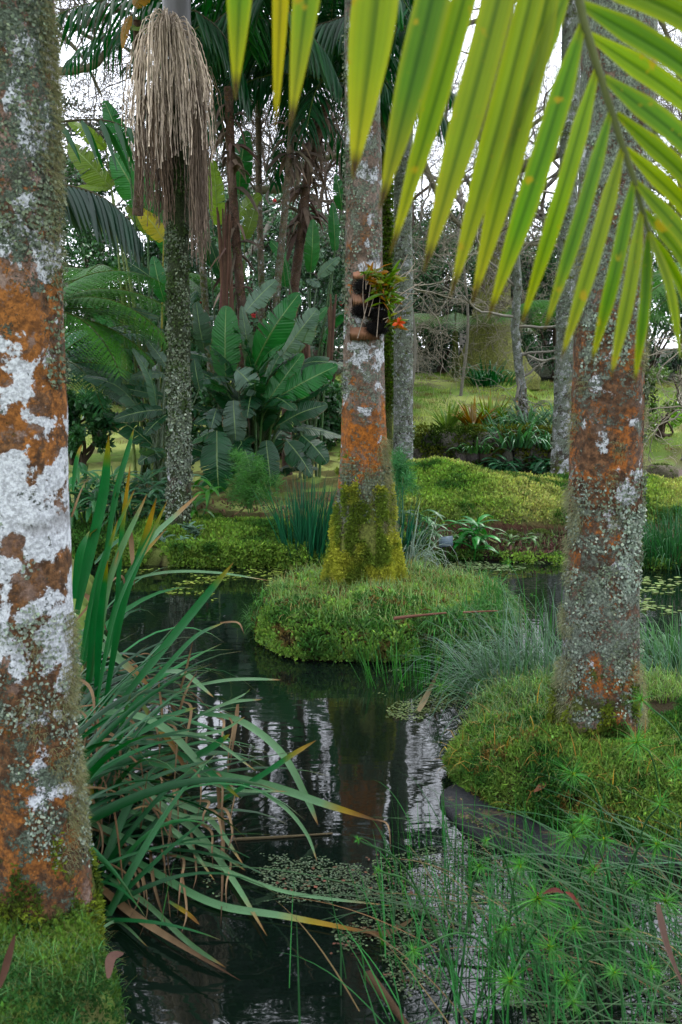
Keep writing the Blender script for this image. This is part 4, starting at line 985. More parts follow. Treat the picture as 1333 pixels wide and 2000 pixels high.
# ---------------------------------------------------------------- flax clump
gk = lin((34, 102, 54)); gs = lin((110, 144, 108)); gm = lin((58, 108, 68)); bn = lin((114, 86, 54)); b2 = lin((156, 128, 92)); yl = lin((170, 140, 44)); dk = lin((70, 44, 30))
def cg(kind, k=1.0):
    return {'g': [(0, gk * .8), (.8, gk), (.93, mixc(gk, yl, .5)), (1, bn)], 's': [(0, gm), (.3, gs), (.85, gs), (.95, b2), (1, bn)], 'gy': [(0, gk), (.55, gk), (.8, yl * .8), (1, bn)],
            'sb': [(0, gm), (.35, gs), (.6, gs), (.74, b2), (1, bn)], 'b': [(0, bn), (.5, b2), (1, dk)], 'y': [(0, gm), (.4, yl * .7), (.7, bn), (1, bn)], 'so': [(0, gm), (.72, gs), (.84, yl * .8), (.9, bn * 1.2), (1, dk)]}[kind]
HERO = [('g', [(150, 1200), (176, 1080), (203, 960), (213, 850)], 24, 0), ('g', [(205, 1090), (228, 960), (250, 880), (262, 838)], 15, 0), ('sb', [(225, 1170), (295, 1055), (345, 1005), (392, 962)], 17, 0), ('gy', [(146, 1170), (158, 1085), (175, 1045), (190, 1032)], 26, 0),
        ('gy', [(185, 1100), (225, 1060), (257, 1042)], 15, 0), ('b', [(256, 1040), (259, 1090), (263, 1148)], 12, 0), ('gy', [(205, 1290), (250, 1150), (285, 1045), (306, 972)], 16, 0), ('s', [(225, 1140), (320, 1118), (420, 1118), (527, 1134)], 9, 0),
        ('g', [(225, 1385), (300, 1290), (385, 1185), (457, 1098)], 23, 0), ('b', [(146, 1215), (200, 1155), (238, 1125), (249, 1182)], 11, 1), ('b', [(165, 1160), (190, 1185), (210, 1236)], 14, 0), ('g', [(235, 1405), (310, 1320), (380, 1245), (440, 1215)], 16, 0), ('b', [(430, 1216), (465, 1216), (478, 1240)], 6, 0),
        ('sb', [(150, 1230), (200, 1262), (250, 1302), (298, 1345)], 18, 0), ('s', [(165, 1212), (210, 1250), (255, 1310)], 9, 0), ('b', [(350, 1390), (366, 1345), (388, 1308)], 20, 0), ('b', [(352, 1350), (366, 1300), (379, 1243)], 8, 0), ('s', [(318, 1310), (362, 1316), (418, 1362)], 14, 0),
        ('s', [(340, 1348), (430, 1330), (490, 1326), (550, 1328)], 9, 0), ('s', [(380, 1400), (450, 1372), (512, 1366)], 8, 0), ('s', [(390, 1392), (470, 1408), (550, 1470), (600, 1560), (622, 1612)], 17, 0), ('y', [(272, 1365), (305, 1415), (340, 1460), (372, 1522)], 14, 0),
        ('s', [(150, 1396), (240, 1392), (320, 1420), (390, 1490), (432, 1536)], 18, 0), ('b', [(426, 1532), (436, 1640), (432, 1810)], 14, 0), ('b', [(170, 1410), (235, 1445), (275, 1490), (284, 1630)], 8, 0), ('g', [(205, 1468), (290, 1422), (340, 1395), (385, 1382)], 16, 0),
        ('s', [(205, 1520), (290, 1565), (380, 1620), (450, 1710), (522, 1828)], 18, 0), ('so', [(290, 1490), (420, 1512), (530, 1535), (640, 1572), (745, 1605)], 19, 0), ('b', [(735, 1600), (758, 1612), (764, 1665)], 5, 0), ('s', [(235, 1500), (330, 1560), (410, 1600), (478, 1692)], 15, 0),
        ('s', [(500, 1540), (560, 1580), (600, 1630), (620, 1682)], 9, 0), ('gy', [(430, 1565), (510, 1515), (570, 1475), (618, 1446)], 15, 0), ('g', [(370, 1482), (410, 1462), (450, 1434)], 20, 0), ('s', [(160, 1600), (230, 1630), (298, 1664)], 15, 0), ('b', [(294, 1662), (302, 1730), (328, 1818)], 11, 0),
        ('so', [(190, 1632), (300, 1702), (420, 1765), (560, 1790), (778, 1832)], 20, 0), ('b', [(185, 1722), (260, 1785), (345, 1840), (470, 1915)], 22, 0), ('s', [(175, 1690), (280, 1760), (370, 1842), (442, 1890)], 13, 0), ('s', [(300, 1660), (420, 1692), (560, 1742), (772, 1770)], 10, 0),
        ('s', [(340, 1498), (450, 1540), (562, 1546)], 10, 0), ('y', [(330, 1760), (368, 1785), (390, 1806)], 11, 0), ('b', [(148, 1322), (180, 1352), (188, 1452)], 9, 0), ('b', [(345, 1530), (372, 1620), (384, 1700), (376, 1742)], 7, 0), ('b', [(190, 1440), (215, 1530), (232, 1600)], 9, 0), ('b', [(310, 1330), (318, 1420), (305, 1500)], 6, 0),
        ('b', [(465, 1375), (460, 1420), (448, 1505)], 10, 0), ('s', [(205, 1570), (300, 1600), (360, 1640), (420, 1720)], 13, 0), ('s', [(260, 1610), (400, 1650), (480, 1700)], 12, 0), ('s', [(160, 1500), (260, 1530), (350, 1590), (452, 1600)], 13, 0), ('b', [(150, 1450), (250, 1442), (320, 1446)], 9, 0),
        ('gy', [(160, 1440), (175, 1520), (184, 1578)], 12, 0), ('s', [(262, 1380), (252, 1460), (238, 1515)], 11, 0), ('g', [(330, 1460), (400, 1500), (470, 1560)], 14, 0), ('b', [(140, 1010), (158, 960), (178, 922)], 10, 0), ('gy', [(142, 960), (150, 900), (160, 868)], 16, 0), ('s', [(215, 1060), (222, 990), (226, 960)], 10, 0),
        ('s', [(380, 1400), (470, 1360), (490, 1345)], 6, 0), ('s', [(300, 1440), (420, 1430), (480, 1400)], 8, 0), ('s', [(250, 1420), (400, 1440), (500, 1505)], 9, 0), ('b', [(355, 1700), (365, 1780), (352, 1830)], 6, 0), ('b', [(275, 1620), (282, 1560), (290, 1500)], 5, 0), ('s', [(180, 1830), (230, 1800), (290, 1850)], 7, 0)]
for i in range(10):
    x0 = R.uniform(145, 230); y0 = R.uniform(1230, 1420); h = R.uniform(170, 420); dx = R.uniform(-10, 150); HERO.append((['g', 'g', 'gy', 's'][i % 4], [(x0, y0), (x0 + dx * .35, y0 - h * .55), (x0 + dx, y0 - h)], R.uniform(11, 19), 0))
for i in range(38):
    x0 = R.uniform(160, 470); y0 = R.uniform(1380, 1720); h = R.uniform(50, 170); HERO.append(('b', [(x0 - R.uniform(10, 30), y0 - R.uniform(0, 25)), (x0, y0), (x0 + R.uniform(-12, 14), y0 + h * .5), (x0 + R.uniform(-16, 16), y0 + h)], R.uniform(4, 8), 0))
rb = np.array([-.98, 3.6, .05]); rt = empty('flax_plant', rb, 'big clump of arching sword leaves, green and brown, leaning over the near water', 'flax plant')
for kind, pts, w, _ in HERO:
    mb = MB(); y0 = pts[0][1]; dn = 3.35 + (1500 - y0) * .0012; n = len(pts)
    P = []
    for i, (x, y) in enumerate(pts):
        d = dn - .25 * i / n * (1 if y0 > 1300 else .4); P.append(WM(x, y, min(d, 4.0)))
    dd = np.mean([p[1] for p in P])
    pathblade(mb, P, w * dd / F * .85, 26, (R.uniform(-.25, .25), -.65, .75), .16, cg(kind), 'strap' if kind != 'b' else 'taper', twist=R.uniform(-.5, .5))
    mb.build('leaf', M_FLAX if kind != 'b' else M_DEAD, rt)
mb = MB(); N = 140      # the many leaves behind the ones that stand out
yy = R.uniform(2.75, 4.3, N); xx = bankL(yy) + R.uniform(-.22, .10, N); zz = np.maximum(H(xx, yy), -.02)
az = R.normal(.15, .75, N); h = np.stack([np.cos(az), np.sin(az), np.zeros(N)], 1); e = R.uniform(.15, 1.05, N)
d = h * np.cos(e)[:, None] + np.array([0, 0, 1.0]) * np.sin(e)[:, None]; s = np.stack([-np.sin(az), np.cos(az), np.zeros(N)], 1) + R.normal(0, .4, (N, 3))
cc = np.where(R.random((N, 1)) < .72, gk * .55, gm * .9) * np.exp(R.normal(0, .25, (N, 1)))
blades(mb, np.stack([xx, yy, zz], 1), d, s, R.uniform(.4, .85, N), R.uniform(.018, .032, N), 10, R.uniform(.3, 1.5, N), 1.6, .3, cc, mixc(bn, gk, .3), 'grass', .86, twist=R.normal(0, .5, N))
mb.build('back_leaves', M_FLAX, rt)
mb = MB(); N = 60; yy = R.uniform(2.9, 4.5, N); xx = bankL(yy) + R.uniform(-.1, .25, N); az = R.normal(0, .8, N); h = np.stack([np.cos(az), np.sin(az), np.zeros(N)], 1)
P = np.stack([xx, yy, R.uniform(.02, .35, N)], 1); blades(mb, P, nz(h + [0, 0, .2]), np.stack([-h[:, 1], h[:, 0], h[:, 2]], 1), R.uniform(.2, .5, N), R.uniform(.006, .014, N), 8, R.uniform(1, 3, N), 1.0, .3, cjit(bn, N, .3), None, 'grass', 1, twist=R.normal(0, 1.5, N))
mb.build('dead_leaves', M_DEAD, rt)

# iris clumps on the far shore beside the middle palm
def iris(x, y, rx, ry, n, h, w, col, label, name='iris_clump', cat='iris clump', lean=.35, droop=.35, c1=STRAW, mat=None, tcut=.93, group=None, zoff=0.0, azm=None):
    a = R.uniform(0, 2 * PI, n); r = np.sqrt(R.random(n)); P = np.stack([x + rx * r * np.cos(a), y + ry * r * np.sin(a), np.zeros(n)], 1); P[:, 2] = np.maximum(H(P[:, 0], P[:, 1]), 0) + zoff - .01
    az = np.where(r > .2, a, R.uniform(0, 6.28, n)) + R.normal(0, .5, n)
    if azm is not None: az = R.normal(azm[0], azm[1], n)
    hh = np.stack([np.cos(az), np.sin(az), np.zeros(n)], 1); d = nz(np.array([0, 0, 1.0]) + hh * (R.uniform(.0, lean, n) * (r + .3))[:, None]); s = np.stack([-np.sin(az), np.cos(az), np.zeros(n)], 1) + R.normal(0, .6, (n, 3)) * [1, 1, 0]
    rt = empty(name, (x, y, float(max(0, H(x, y)) + zoff)), label, cat, group); mb = MB()
    blades(mb, P, d, s, h * R.uniform(.6, 1.1, n), w * R.uniform(.7, 1.1, n), 7, droop * R.uniform(.2, 2, n), 2.0, .2, cjit(col, n, .2), c1, 'grass', tcut)
    mb.build('leaves', mat or M_GRASS, rt); return rt
p = G(598, 1108); iris(p[0], p[1] + .08, .20, .16, 190, .62, .016, lin((40, 96, 66)), 'upright iris clump left of the middle palm foot', lean=.45)
p = G(775, 1100, .02); iris(p[0] - .02, p[1] + .05, .16, .14, 110, .60, .013, lin((40, 92, 72)), 'bluish iris clump right of the middle palm foot', lean=.4)
p = G(800, 1110); rt = iris(p[0], p[1], .12, .08, 60, .55, .012, lin((150, 170, 154)), 'flattened silvery leaves lying over the water beside the middle palm', lean=1.2, droop=2.4, azm=(.1, .5), c1=None)
p = G(1045, 1375, .0); iris(p[0], p[1] + .05, .28, .22, 420, .62, .0065, lin((96, 124, 104)), 'grey green rush clump arching over between the two islands', 'rush_clump', 'rush clump', lean=1.5, droop=1.9, c1=None, azm=(2.7, .8))
p = G(1020, 1390, .0); iris(p[0], p[1], .20, .2, 260, .50, .006, lin((74, 112, 76)), 'darker green rushes at the left foot of the thick right palm', 'rush_clump', 'rush clump', lean=1.2, droop=1.4, c1=None)
p = G(1040, 1285, .0); iris(p[0], p[1], .34, .3, 46, .46, .007, lin((64, 118, 56)), 'thin scattered reeds standing in the channel right of the middle island', 'reed_clump', 'reeds', lean=.25, droop=.1, c1=None)
p = G(830, 1330, .0); iris(p[0], p[1], .34, .22, 130, .22, .005, lin((64, 124, 58)), 'short reeds in the water below the middle island', 'reed_clump', 'reeds', lean=.5, droop=.3, c1=None)
p = G(960, 1700, .0); iris(p[0], p[1], .35, .30, 70, .22, .0042, lin((60, 126, 56)), 'fine upright reeds among duckweed in the foreground', 'reed_clump', 'reeds', lean=.2, droop=.1, c1=None)
p = G(890, 1830, .0); iris(p[0], p[1], .25, .25, 40, .18, .004, lin((70, 130, 50)), 'sparse bright green shoots poking out of the near duckweed', 'reed_clump', 'reeds', lean=.35, droop=.2, c1=None)
p = G(1320, 1110, .0); iris(p[0] + .05, p[1] + .2, .34, .3, 560, .52, .009, lin((52, 100, 60)), 'bushy dark rushes hanging over the water at the right edge', 'rush_clump', 'rush clump', lean=1.3, droop=1.2, c1=None)
p = G(1310, 1340, .0); iris(p[0] + .1, p[1], .3, .25, 260, .42, .006, lin((92, 128, 100)), 'pale flattened rushes right of the thick right palm', 'rush_clump', 'rush clump', lean=1.5, droop=1.6, c1=None)
p = G(1290, 1290, .0); iris(p[0] + .1, p[1], .3, .2, 160, .28, .012, lin((80, 124, 74)), 'leafy water weeds right of the thick right palm', 'water_weed', 'water weeds', lean=1.5, droop=.8, c1=None)

# ---------------------------------------------------------------- feathery green plumes (foliage fern)
def plume(cx, cy, d, rx, ry, label, n=30, col=lin((92, 138, 82))):
    b = W(cx, cy + ry, d); rt = empty('feathery_plant', b, label, 'feathery plant'); mb = MB(); B = []; D = []
    for i in range(n):
        a = R.uniform(0, 2 * PI); r = math.sqrt(R.random()); e = W(cx + rx * r * math.cos(a), cy + ry * r * math.sin(a), d + R.uniform(-.25, .2))
        P = catmull([b + R.normal(0, .03, 3), (b + e) / 2 + [0, 0, .08], e, e + [R.normal(0, .05), R.normal(0, .04), -.08]], 14); tube(mb, P, np.linspace(.004, .001, 14), 3, col * .8, False)
        for q in P[4:]:
            k = 18; B.append(np.repeat(q[None], k, 0) + R.normal(0, .02, (k, 3))); D.append(rdir(k) * [1, 1, .6])
    B = np.concatenate(B); D = np.concatenate(D); N = len(B)
    diamonds(mb, B, D, rdir(N), R.uniform(.03, .085, N), .005, cjit(col, N, .22), .5); mb.build('foliage', M_LEAF, rt)
plume(488, 930, 8.9, 58, 62, 'feathery light green plume plant before the paddle leaf clump')
plume(770, 925, 8.8, 38, 45, 'feathery green plant behind the middle palm at its right', 26, lin((84, 136, 90)))

# leafy understory, broad lance leaves
def leafy(cx, cy, d, n, label, L=.30, w=.055, col=lin((64, 106, 74)), rx=.3, ry=.2, ht=.35, name='leafy_plant', cat='leafy plant', group='leafy bank plants', droop=1.3, mat=None):
    b = W(cx, cy, d); b[2] = max(0, H(b[0], b[1])); rt = empty(name, b, label, cat, group); mb = MB()
    ns = max(2, n // 8)
    for i in range(ns):
        q = b + np.array([R.uniform(-rx, rx), R.uniform(-ry, ry), 0]); q[2] = max(0, float(H(q[0], q[1]))) + .0
        tip = q + np.array([R.normal(0, .06), R.normal(0, .05), ht * R.uniform(.5, 1.1)]); P = catmull([q, (q + tip) / 2 + R.normal(0, .01, 3), tip], 8); tube(mb, P, np.linspace(.008, .004, 8), 5, col * .8, False)
        k = 8; t = R.uniform(.25, 1, k); B = q + (tip - q) * t[:, None]; a = R.uniform(0, 2 * PI, k); h = np.stack([np.cos(a), np.sin(a), np.zeros(k)], 1)
        blades(mb, B, nz(h + [0, 0, .7]), np.stack([-h[:, 1], h[:, 0], h[:, 2]], 1), L * R.uniform(.6, 1.15, k), w * R.uniform(.7, 1.1, k), 6, droop * R.uniform(.5, 1.5, k), 1.2, .2, cjit(col, k, .18), None, 'leaf', 1)
    mb.build('leaves', mat or M_GLOSS, rt); return rt
leafy(270, 960, 9.0, 150, 'ginger like leafy plants left of the slender palm', .34, .05, lin((78, 112, 86)), .42, .25, .45)
leafy(190, 950, 8.6, 110, 'leafy plants close behind the flax at the left trunk', .34, .05, lin((70, 116, 76)), .3, .25, .5)
leafy(250, 1030, 8.5, 70, 'low leafy plants on the far left bank edge', .24, .035, lin((60, 100, 60)), .45, .15, .22)
leafy(385, 985, 8.3, 20, 'bright arching leaves just right of the slender palm foot', .32, .05, lin((72, 122, 58)), .08, .06, .30)
leafy(362, 1045, 8.0, 46, 'small round leaved plant at the foot of the slender palm', .10, .045, lin((112, 142, 120)), .16, .08, .14, droop=.6)
leafy(905, 1040, 8.15, 46, 'green bank plants beside the small grey sign', .26, .05, lin((66, 128, 66)), .20, .10, .28)
leafy(975, 1062, 8.25, 40, 'small green and reddish plants along the muddy strip right of the sign', .13, .03, lin((84, 118, 66)), .40, .10, .12)
leafy(845, 1050, 8.2, 34, 'lance leaved plant between the sign and the middle palm', .26, .04, lin((78, 116, 74)), .12, .10, .32)
leafy(1010, 900, 13.7, 90, 'dark broad leaved plants overhanging the stream at the stone wall', .30, .07, lin((72, 116, 84)), .45, .18, .30)
leafy(890, 915, 13.6, 40, 'small leafy plants at the foot of the stone wall', .2, .05, lin((74, 116, 70)), .4, .1, .16)
leafy(835, 880, 13.5, 26, 'round leaved pale plant at the left end of the stone wall', .14, .10, lin((108, 148, 104)), .15, .1, .26, droop=.4)
def strapclump(cx, cy, d, n, L, w, col, label, c1=None, name='strap_leaf_plant', cat='strap leaf plant', droop=1.2, rx=.2, group='strap leaf plants', zb=None):
    b = W(cx, cy, d); b[2] = max(0, float(H(b[0], b[1]))) if zb is None else zb; a = R.uniform(0, 2 * PI, n); h = np.stack([np.cos(a), np.sin(a), np.zeros(n)], 1)
    P = b + h * R.uniform(0, rx, (n, 1)); P[:, 2] = np.maximum(0, H(P[:, 0], P[:, 1])) if zb is None else zb; rt = empty(name, b, label, cat, group); mb = MB()
    blades(mb, P, nz(h * R.uniform(.2, 1.1, (n, 1)) + [0, 0, 1.0]), np.stack([-h[:, 1], h[:, 0], h[:, 2]], 1), L * R.uniform(.6, 1.1, n), w, 7, droop * R.uniform(.5, 1.6, n), 1.4, .3, cjit(col, n, .2), c1, 'grass', .7)
    mb.build('leaves', M_GLOSS, rt)
strapclump(1030, 855, 14.2, 90, .5, .035, lin((86, 124, 88)), 'grey green strap leaf clump at the foot of the thin twisted tree', rx=.35)
strapclump(970, 880, 14.0, 60, .42, .03, lin((74, 122, 70)), 'strap leaf clump on the wall below the bromeliads', rx=.3)
strapclump(1085, 850, 14.4, 70, .4, .03, lin((88, 130, 84)), 'strap leaf clump left of the pale spotted trunk', rx=.35)
strapclump(1010, 880, 13.8, 80, .55, .035, lin((84, 128, 92)), 'long strap leaves hanging down the wall face under the twisted tree', rx=.3, zb=.42)
strapclump(930, 900, 13.8, 46, .34, .03, lin((80, 124, 76)), 'ferny strap leaves rooted in the middle of the wall face', rx=.25, zb=.34)
strapclump(1070, 890, 13.8, 70, .5, .035, lin((78, 122, 80)), 'strap leaves spilling over the right end of the stone wall', rx=.3, zb=.40)
strapclump(960, 715, 18.2, 90, .6, .04, lin((44, 100, 56)), 'dark strap leaf clump at the big mossy tree foot', rx=.4)
strapclump(875, 835, 14.3, 26, .42, .05, lin((120, 150, 84)), 'pale green bromeliad at the left end of the wall top', None, 'bromeliad', 'bromeliad', .5, .08, 'bromeliads on the wall')
strapclump(925, 835, 14.3, 40, .46, .05, lin((140, 108, 46)), 'orange leaved bromeliad on the wall top', lin((110, 130, 50)), 'bromeliad', 'bromeliad', .5, .15, 'bromeliads on the wall')
strapclump(960, 830, 14.4, 44, .46, .05, lin((116, 146, 60)), 'yellow green bromeliad right of the orange one', lin((170, 120, 50)), 'bromeliad', 'bromeliad', .5, .15, 'bromeliads on the wall')

# ---------------------------------------------------------------- stone wall, rocks, sign
def rock(mb, c, r, col, sq=.7):
    n, k = 8, 12; th = np.linspace(0, PI, n); ph = np.linspace(0, 2 * PI, k, endpoint=False); s = R.integers(0, 999)
    D = np.stack([np.sin(th)[:, None] * np.cos(ph), np.sin(th)[:, None] * np.sin(ph), np.cos(th)[:, None] * np.ones(k)], -1); D = np.sign(D) * np.abs(D) ** .75
    V = np.asarray(c) + D * np.asarray(r) * (1 + .5 * (vn(D[..., 0] * 2 + 5, D[..., 1] * 2, D[..., 2] * 2, int(s)) - .5))[..., None]
    ii = np.arange(n * k).reshape(n, k); jj = np.roll(ii, -1, 1); mb.add(V.reshape(-1, 3), np.stack([ii[:-1], ii[1:], jj[1:], jj[:-1]], -1).reshape(-1, 4), col)
mb = MB(); rt = empty('stone_wall', (1.8, 14.0, 0), 'rough stone retaining wall with moss above the muddy stream', 'stone wall')
for row in range(3):
    x = .9 + row * .1
    while x < 3.3:
        w = R.uniform(.14, .3); rock(mb, (x + w / 2, 13.93 + R.uniform(-.03, .03), .08 + row * .2), (w * .56, .14, .13), cjit(lin((92, 88, 80)), 1, .25)[0]); x += w
mb.build('stones', M_STONE, rt)
mb = MB(); N = 9000; P = np.stack([R.uniform(.9, 3.3, N), 13.9 - R.random(N) * .14, R.uniform(.1, .72, N)], 1); k = fbm(P[:, 0] * 3, 1, P[:, 2] * 3, 3) + (P[:, 2] - .4) * .5 > .45; P = P[k]
diamonds(mb, P, rdir(len(P)) - [0, .5, 0], rdir(len(P)), .045, .025, mixn(lin((58, 84, 30)), lin((104, 112, 46)), P, 3)); mb.build('moss', M_MOSS, rt)
for i, (px, py, d, r, lab) in enumerate([(845, 1075 - 22, 8.5, .09, 'mossy rock'), (912, 930, 12.0, .16, 'round mossy boulder left of the stream'), (920, 955, 11.7, .13, 'small mossy rock beside the stream mouth'), (955, 955, 11.9, .17, 'flat mossy rock in the stream mouth'), (1000, 1052, 8.72, .09, 'pale rock on the muddy strip below the moss'),
                                       (1055, 1050, 8.75, .10, 'pale mossy rock at the muddy strip near the right trunk'), (1290, 925, 12.6, .2, 'grey stone beside the path at the right edge'), (880, 945, 12.0, .13, 'dark rock at the end of the moss mound')]):
    if i == 0: continue
    c = W(px, py, d); mb = MB(); rock(mb, c, (r, r * .8, r * .55), lin((104, 98, 80)))
    N = 500; D = rdir(N, .8); P = c + D * [r, r * .8, r * .55]; diamonds(mb, P, nz(D + rdir(N) * .6), rdir(N), .03, .016, cjit(lin((96, 118, 46)), N, .3)); tag(mb.build('rock', M_STONE, origin=c), lab, 'rock', 'rocks by the stream')
c = W(871, 1065, 8.0); rt = empty('plant_sign', (c[0], c[1], .03), 'small blank grey plant label plate on a stake at the far shore', 'sign')
mb = MB(); hw, hh = .055, .038; V = []
for y in (-.004, .004):
    for x, z in ((-hw, -hh), (hw, -hh), (hw, hh), (-hw, hh)): V.append(c + [x, y + z * .4, z + .03 + x * .12])
mb.add(V, [(0, 1, 2, 3), (7, 6, 5, 4), (0, 4, 5, 1), (1, 5, 6, 2), (2, 6, 7, 3), (3, 7, 4, 0)], lin((104, 122, 134))); mb.build('plate', M_LABEL, rt, smooth=False)
mb = MB(); tube(mb, [c + [0, .012, -.12], c + [0, .014, .02]], [.006, .006], 6, lin((70, 60, 50))); mb.build('stake', M_STEM, rt)
# dark flat slab under the right island
mb = MB(); K = 72; an = np.linspace(0, 2 * PI, K, endpoint=False); cx, cy = .93, 3.47; V = []
for f, z in ((.02, .03), (.5, .03), (.90, .026), (.985, .022), (1.0, .012), (.99, -.10)):
    V.append(np.stack([cx + .565 * f * np.cos(an) * (1 + .025 * np.sin(an * 7)), cy + .43 * f * np.sin(an) * (1 + .02 * np.sin(an * 5)), np.full(K, z) + .004 * np.sin(an * 9)], 1))
V = np.array(V); n = len(V); ii = np.arange(n * K).reshape(n, K); jj = np.roll(ii, -1, 1); mb.add(V.reshape(-1, 3), np.stack([ii[:-1], jj[:-1], jj[1:], ii[1:]], -1).reshape(-1, 4), lin((48, 50, 52)))
tag(mb.build('stone_slab', M_SLAB, origin=(cx, cy, 0)), 'dark wet flat slab edging the waterline below the right mossy island', 'stone slab')

mb = MB(); N = 700; a = R.uniform(PI * .7, PI * 1.9, N); f = R.uniform(.5, 1.0, N) ** .5; P = np.stack([.93 + .56 * f * np.cos(a), 3.47 + .42 * f * np.sin(a), np.full(N, .036)], 1); k = fbm(P[:, 0] * 9, P[:, 1] * 9, 0, 71) > .47; P = P[k]
d = rdir(len(P)) * [1, 1, .15]; diamonds(mb, P, d, np.cross(d, [0, 0, 1.0]) + rdir(len(P)) * .1, R.uniform(.006, .022, len(P)), R.uniform(.004, .010, len(P)), cjit(lin((104, 90, 64)), len(P), .35))
P = P[: len(P) // 2] + R.normal(0, .01, (len(P) // 2, 3)) * [1, 1, 0]; tufts(mb, P, .010, .006, lin((84, 104, 52)), 2)
tag(mb.build('slab_litter', M_DEAD), 'bits of litter and moss lying on the dark slab', None, None, 'stuff')

# ---------------------------------------------------------------- orchid mount on the middle palm
c = W(722, 600, D2 - .15); rt = empty('orchid_mount', W(715, 655, D2 - .14), 'bark slab with dark fibre and orchids tied to the middle palm trunk', 'orchid mount'); mb = MB()
for (x0, x1, y0, y1, col, th) in ((690, 748, 532, 545, (176, 124, 96), .02), (688, 742, 575, 600, (140, 100, 74), .03), (684, 742, 640, 664, (132, 92, 66), .035)):
    A = W(x0, (y0 + y1) / 2, D2 - .115); B_ = W(x1, (y0 + y1) / 2, D2 - .115); hh = (y1 - y0) / 2 * D2 / F; n = 24; V = []
    for i in range(n):
        u = i / (n - 1); p = A + (B_ - A) * u + [0, -.05 * math.sin(PI * u), 0]
        for s in (-1, 1): V.append(p + [0, -.012, s * hh * (1 + .3 * R.normal(0, .3))])
        V.append(p + [0, .03, 0])
    ii = np.arange(n * 3).reshape(n, 3); jj = np.roll(ii, -1, 1); mb.add(V, np.stack([ii[:-1], jj[:-1], jj[1:], ii[1:]], -1).reshape(-1, 4), lin(col)); mb.build('bark_slab', M_STEM, rt); mb = MB()
mb = MB()
for (x, y, r) in ((712, 560, .075), (730, 580, .07), (706, 608, .06), (744, 615, .07), (736, 640, .075), (745, 590, .05)):
    q = W(x, y, D2 - .17); N = 1500; D = rdir(N); P = q + D * r * .85 * np.array([1.1, .6, .7]) * R.uniform(.6, 1, (N, 1)); blades(mb, P, nz(D + rdir(N) * .8), rdir(N), .02, .0018, 2, .6, 1, 0, cjit(lin((24, 20, 18)), N, .3)); rock(mb, q, (r * .75, r * .35, r * .45), lin((16, 13, 12)))
mb.build('fibre', M_DEAD, rt)
mb = MB()
for (x, y, n, s) in ((735, 548, 30, 1), (752, 560, 34, 1), (757, 590, 26, 1), (748, 575, 20, 1), (762, 545, 14, 1), (770, 630, 14, .8), (718, 545, 12, 1)):
    q = W(x, y, D2 - .2); d = nz(rdir(n) * [1, .7, .7] + [0.3, -.2, .35]); cl = [lin((130, 134, 50)), lin((96, 130, 52)), lin((100, 124, 48)), lin((150, 104, 44))]
    blades(mb, q + R.normal(0, .018, (n, 3)), d, rdir(n), R.uniform(.05, .12, n) * s, R.uniform(.014, .024, n), 5, .5, 1.2, .3, np.array([cl[int(R.integers(0, 4))] for _ in range(n)]), None, 'leaf', 1)
mb.build('orchid_leaves', M_GLOSS, rt)
mb = MB()
for i in range(9):
    a = W(R.uniform(735, 765), R.uniform(545, 640), D2 - .22); b = W(R.uniform(790, 830), R.uniform(480, 600), D2 - .3 + R.uniform(0, .3)); tube(mb, catmull([a, (a + b) / 2 + R.normal(0, .02, 3), b], 8), [.0022] * 8, 4, lin((176, 160, 140)), False)
for i in range(6):
    a = W(R.uniform(700, 750), R.uniform(490, 560), D2 - .2); b = a + np.array([R.normal(0, .03), -.02, -R.uniform(.1, .4)]); tube(mb, catmull([a, (a + b) / 2 + R.normal(0, .015, 3), b], 8), [.0024] * 8, 4, lin((160, 144, 128)), False)
mb.build('aerial_roots', M_TWIG, rt)
mb = MB(); q = W(778, 631, D2 - .28); n = 8; blades(mb, np.tile(q, (n, 1)), rdir(n) + [.4, -.3, 0], rdir(n), .045, .02, 4, .3, 1, .2, cjit(lin((214, 84, 30)), n, .15), None, 'leaf', 1); mb.build('flower', M_BLOSSOM, rt)

# ---------------------------------------------------------------- papyrus at the lower right
UMB = [(1050, 1755, 62, 'bright umbrella sedge head'), (1074, 1850, 46, ''), (1119, 1632, 46, ''), (1284, 1650, 32, ''), (1015, 1690, 28, ''), (937, 1692, 22, ''), (1119, 1957, 28, ''), (997, 1915, 52, ''), (1137, 1605, 32, ''), (1254, 1367, 28, ''), (1244, 1450, 42, ''), (1119, 1512, 42, ''),
       (1054, 1300, 15, ''), (857, 1287, 16, ''), (862, 1340, 26, ''), (937, 1330, 22, ''), (1289, 1570, 26, ''), (807, 1857, 27, ''), (740, 1700, 11, ''), (950, 1642, 12, ''), (1227, 1815, 24, ''), (1107, 1915, 38, ''), (1272, 1890, 28, ''), (987, 1815, 26, ''), (1122, 1812, 30, ''),
       (1180, 1640, 28, ''), (1240, 1725, 26, ''), (994, 1099, 11, ''), (969, 1131, 7, ''), (968, 1170, 7, ''), (1040, 1162, 7, ''), (1300, 1760, 40, ''), (1200, 1900, 30, ''), (1160, 1700, 22, ''), (1320, 1500, 28, ''), (700, 1640, 8, '')]
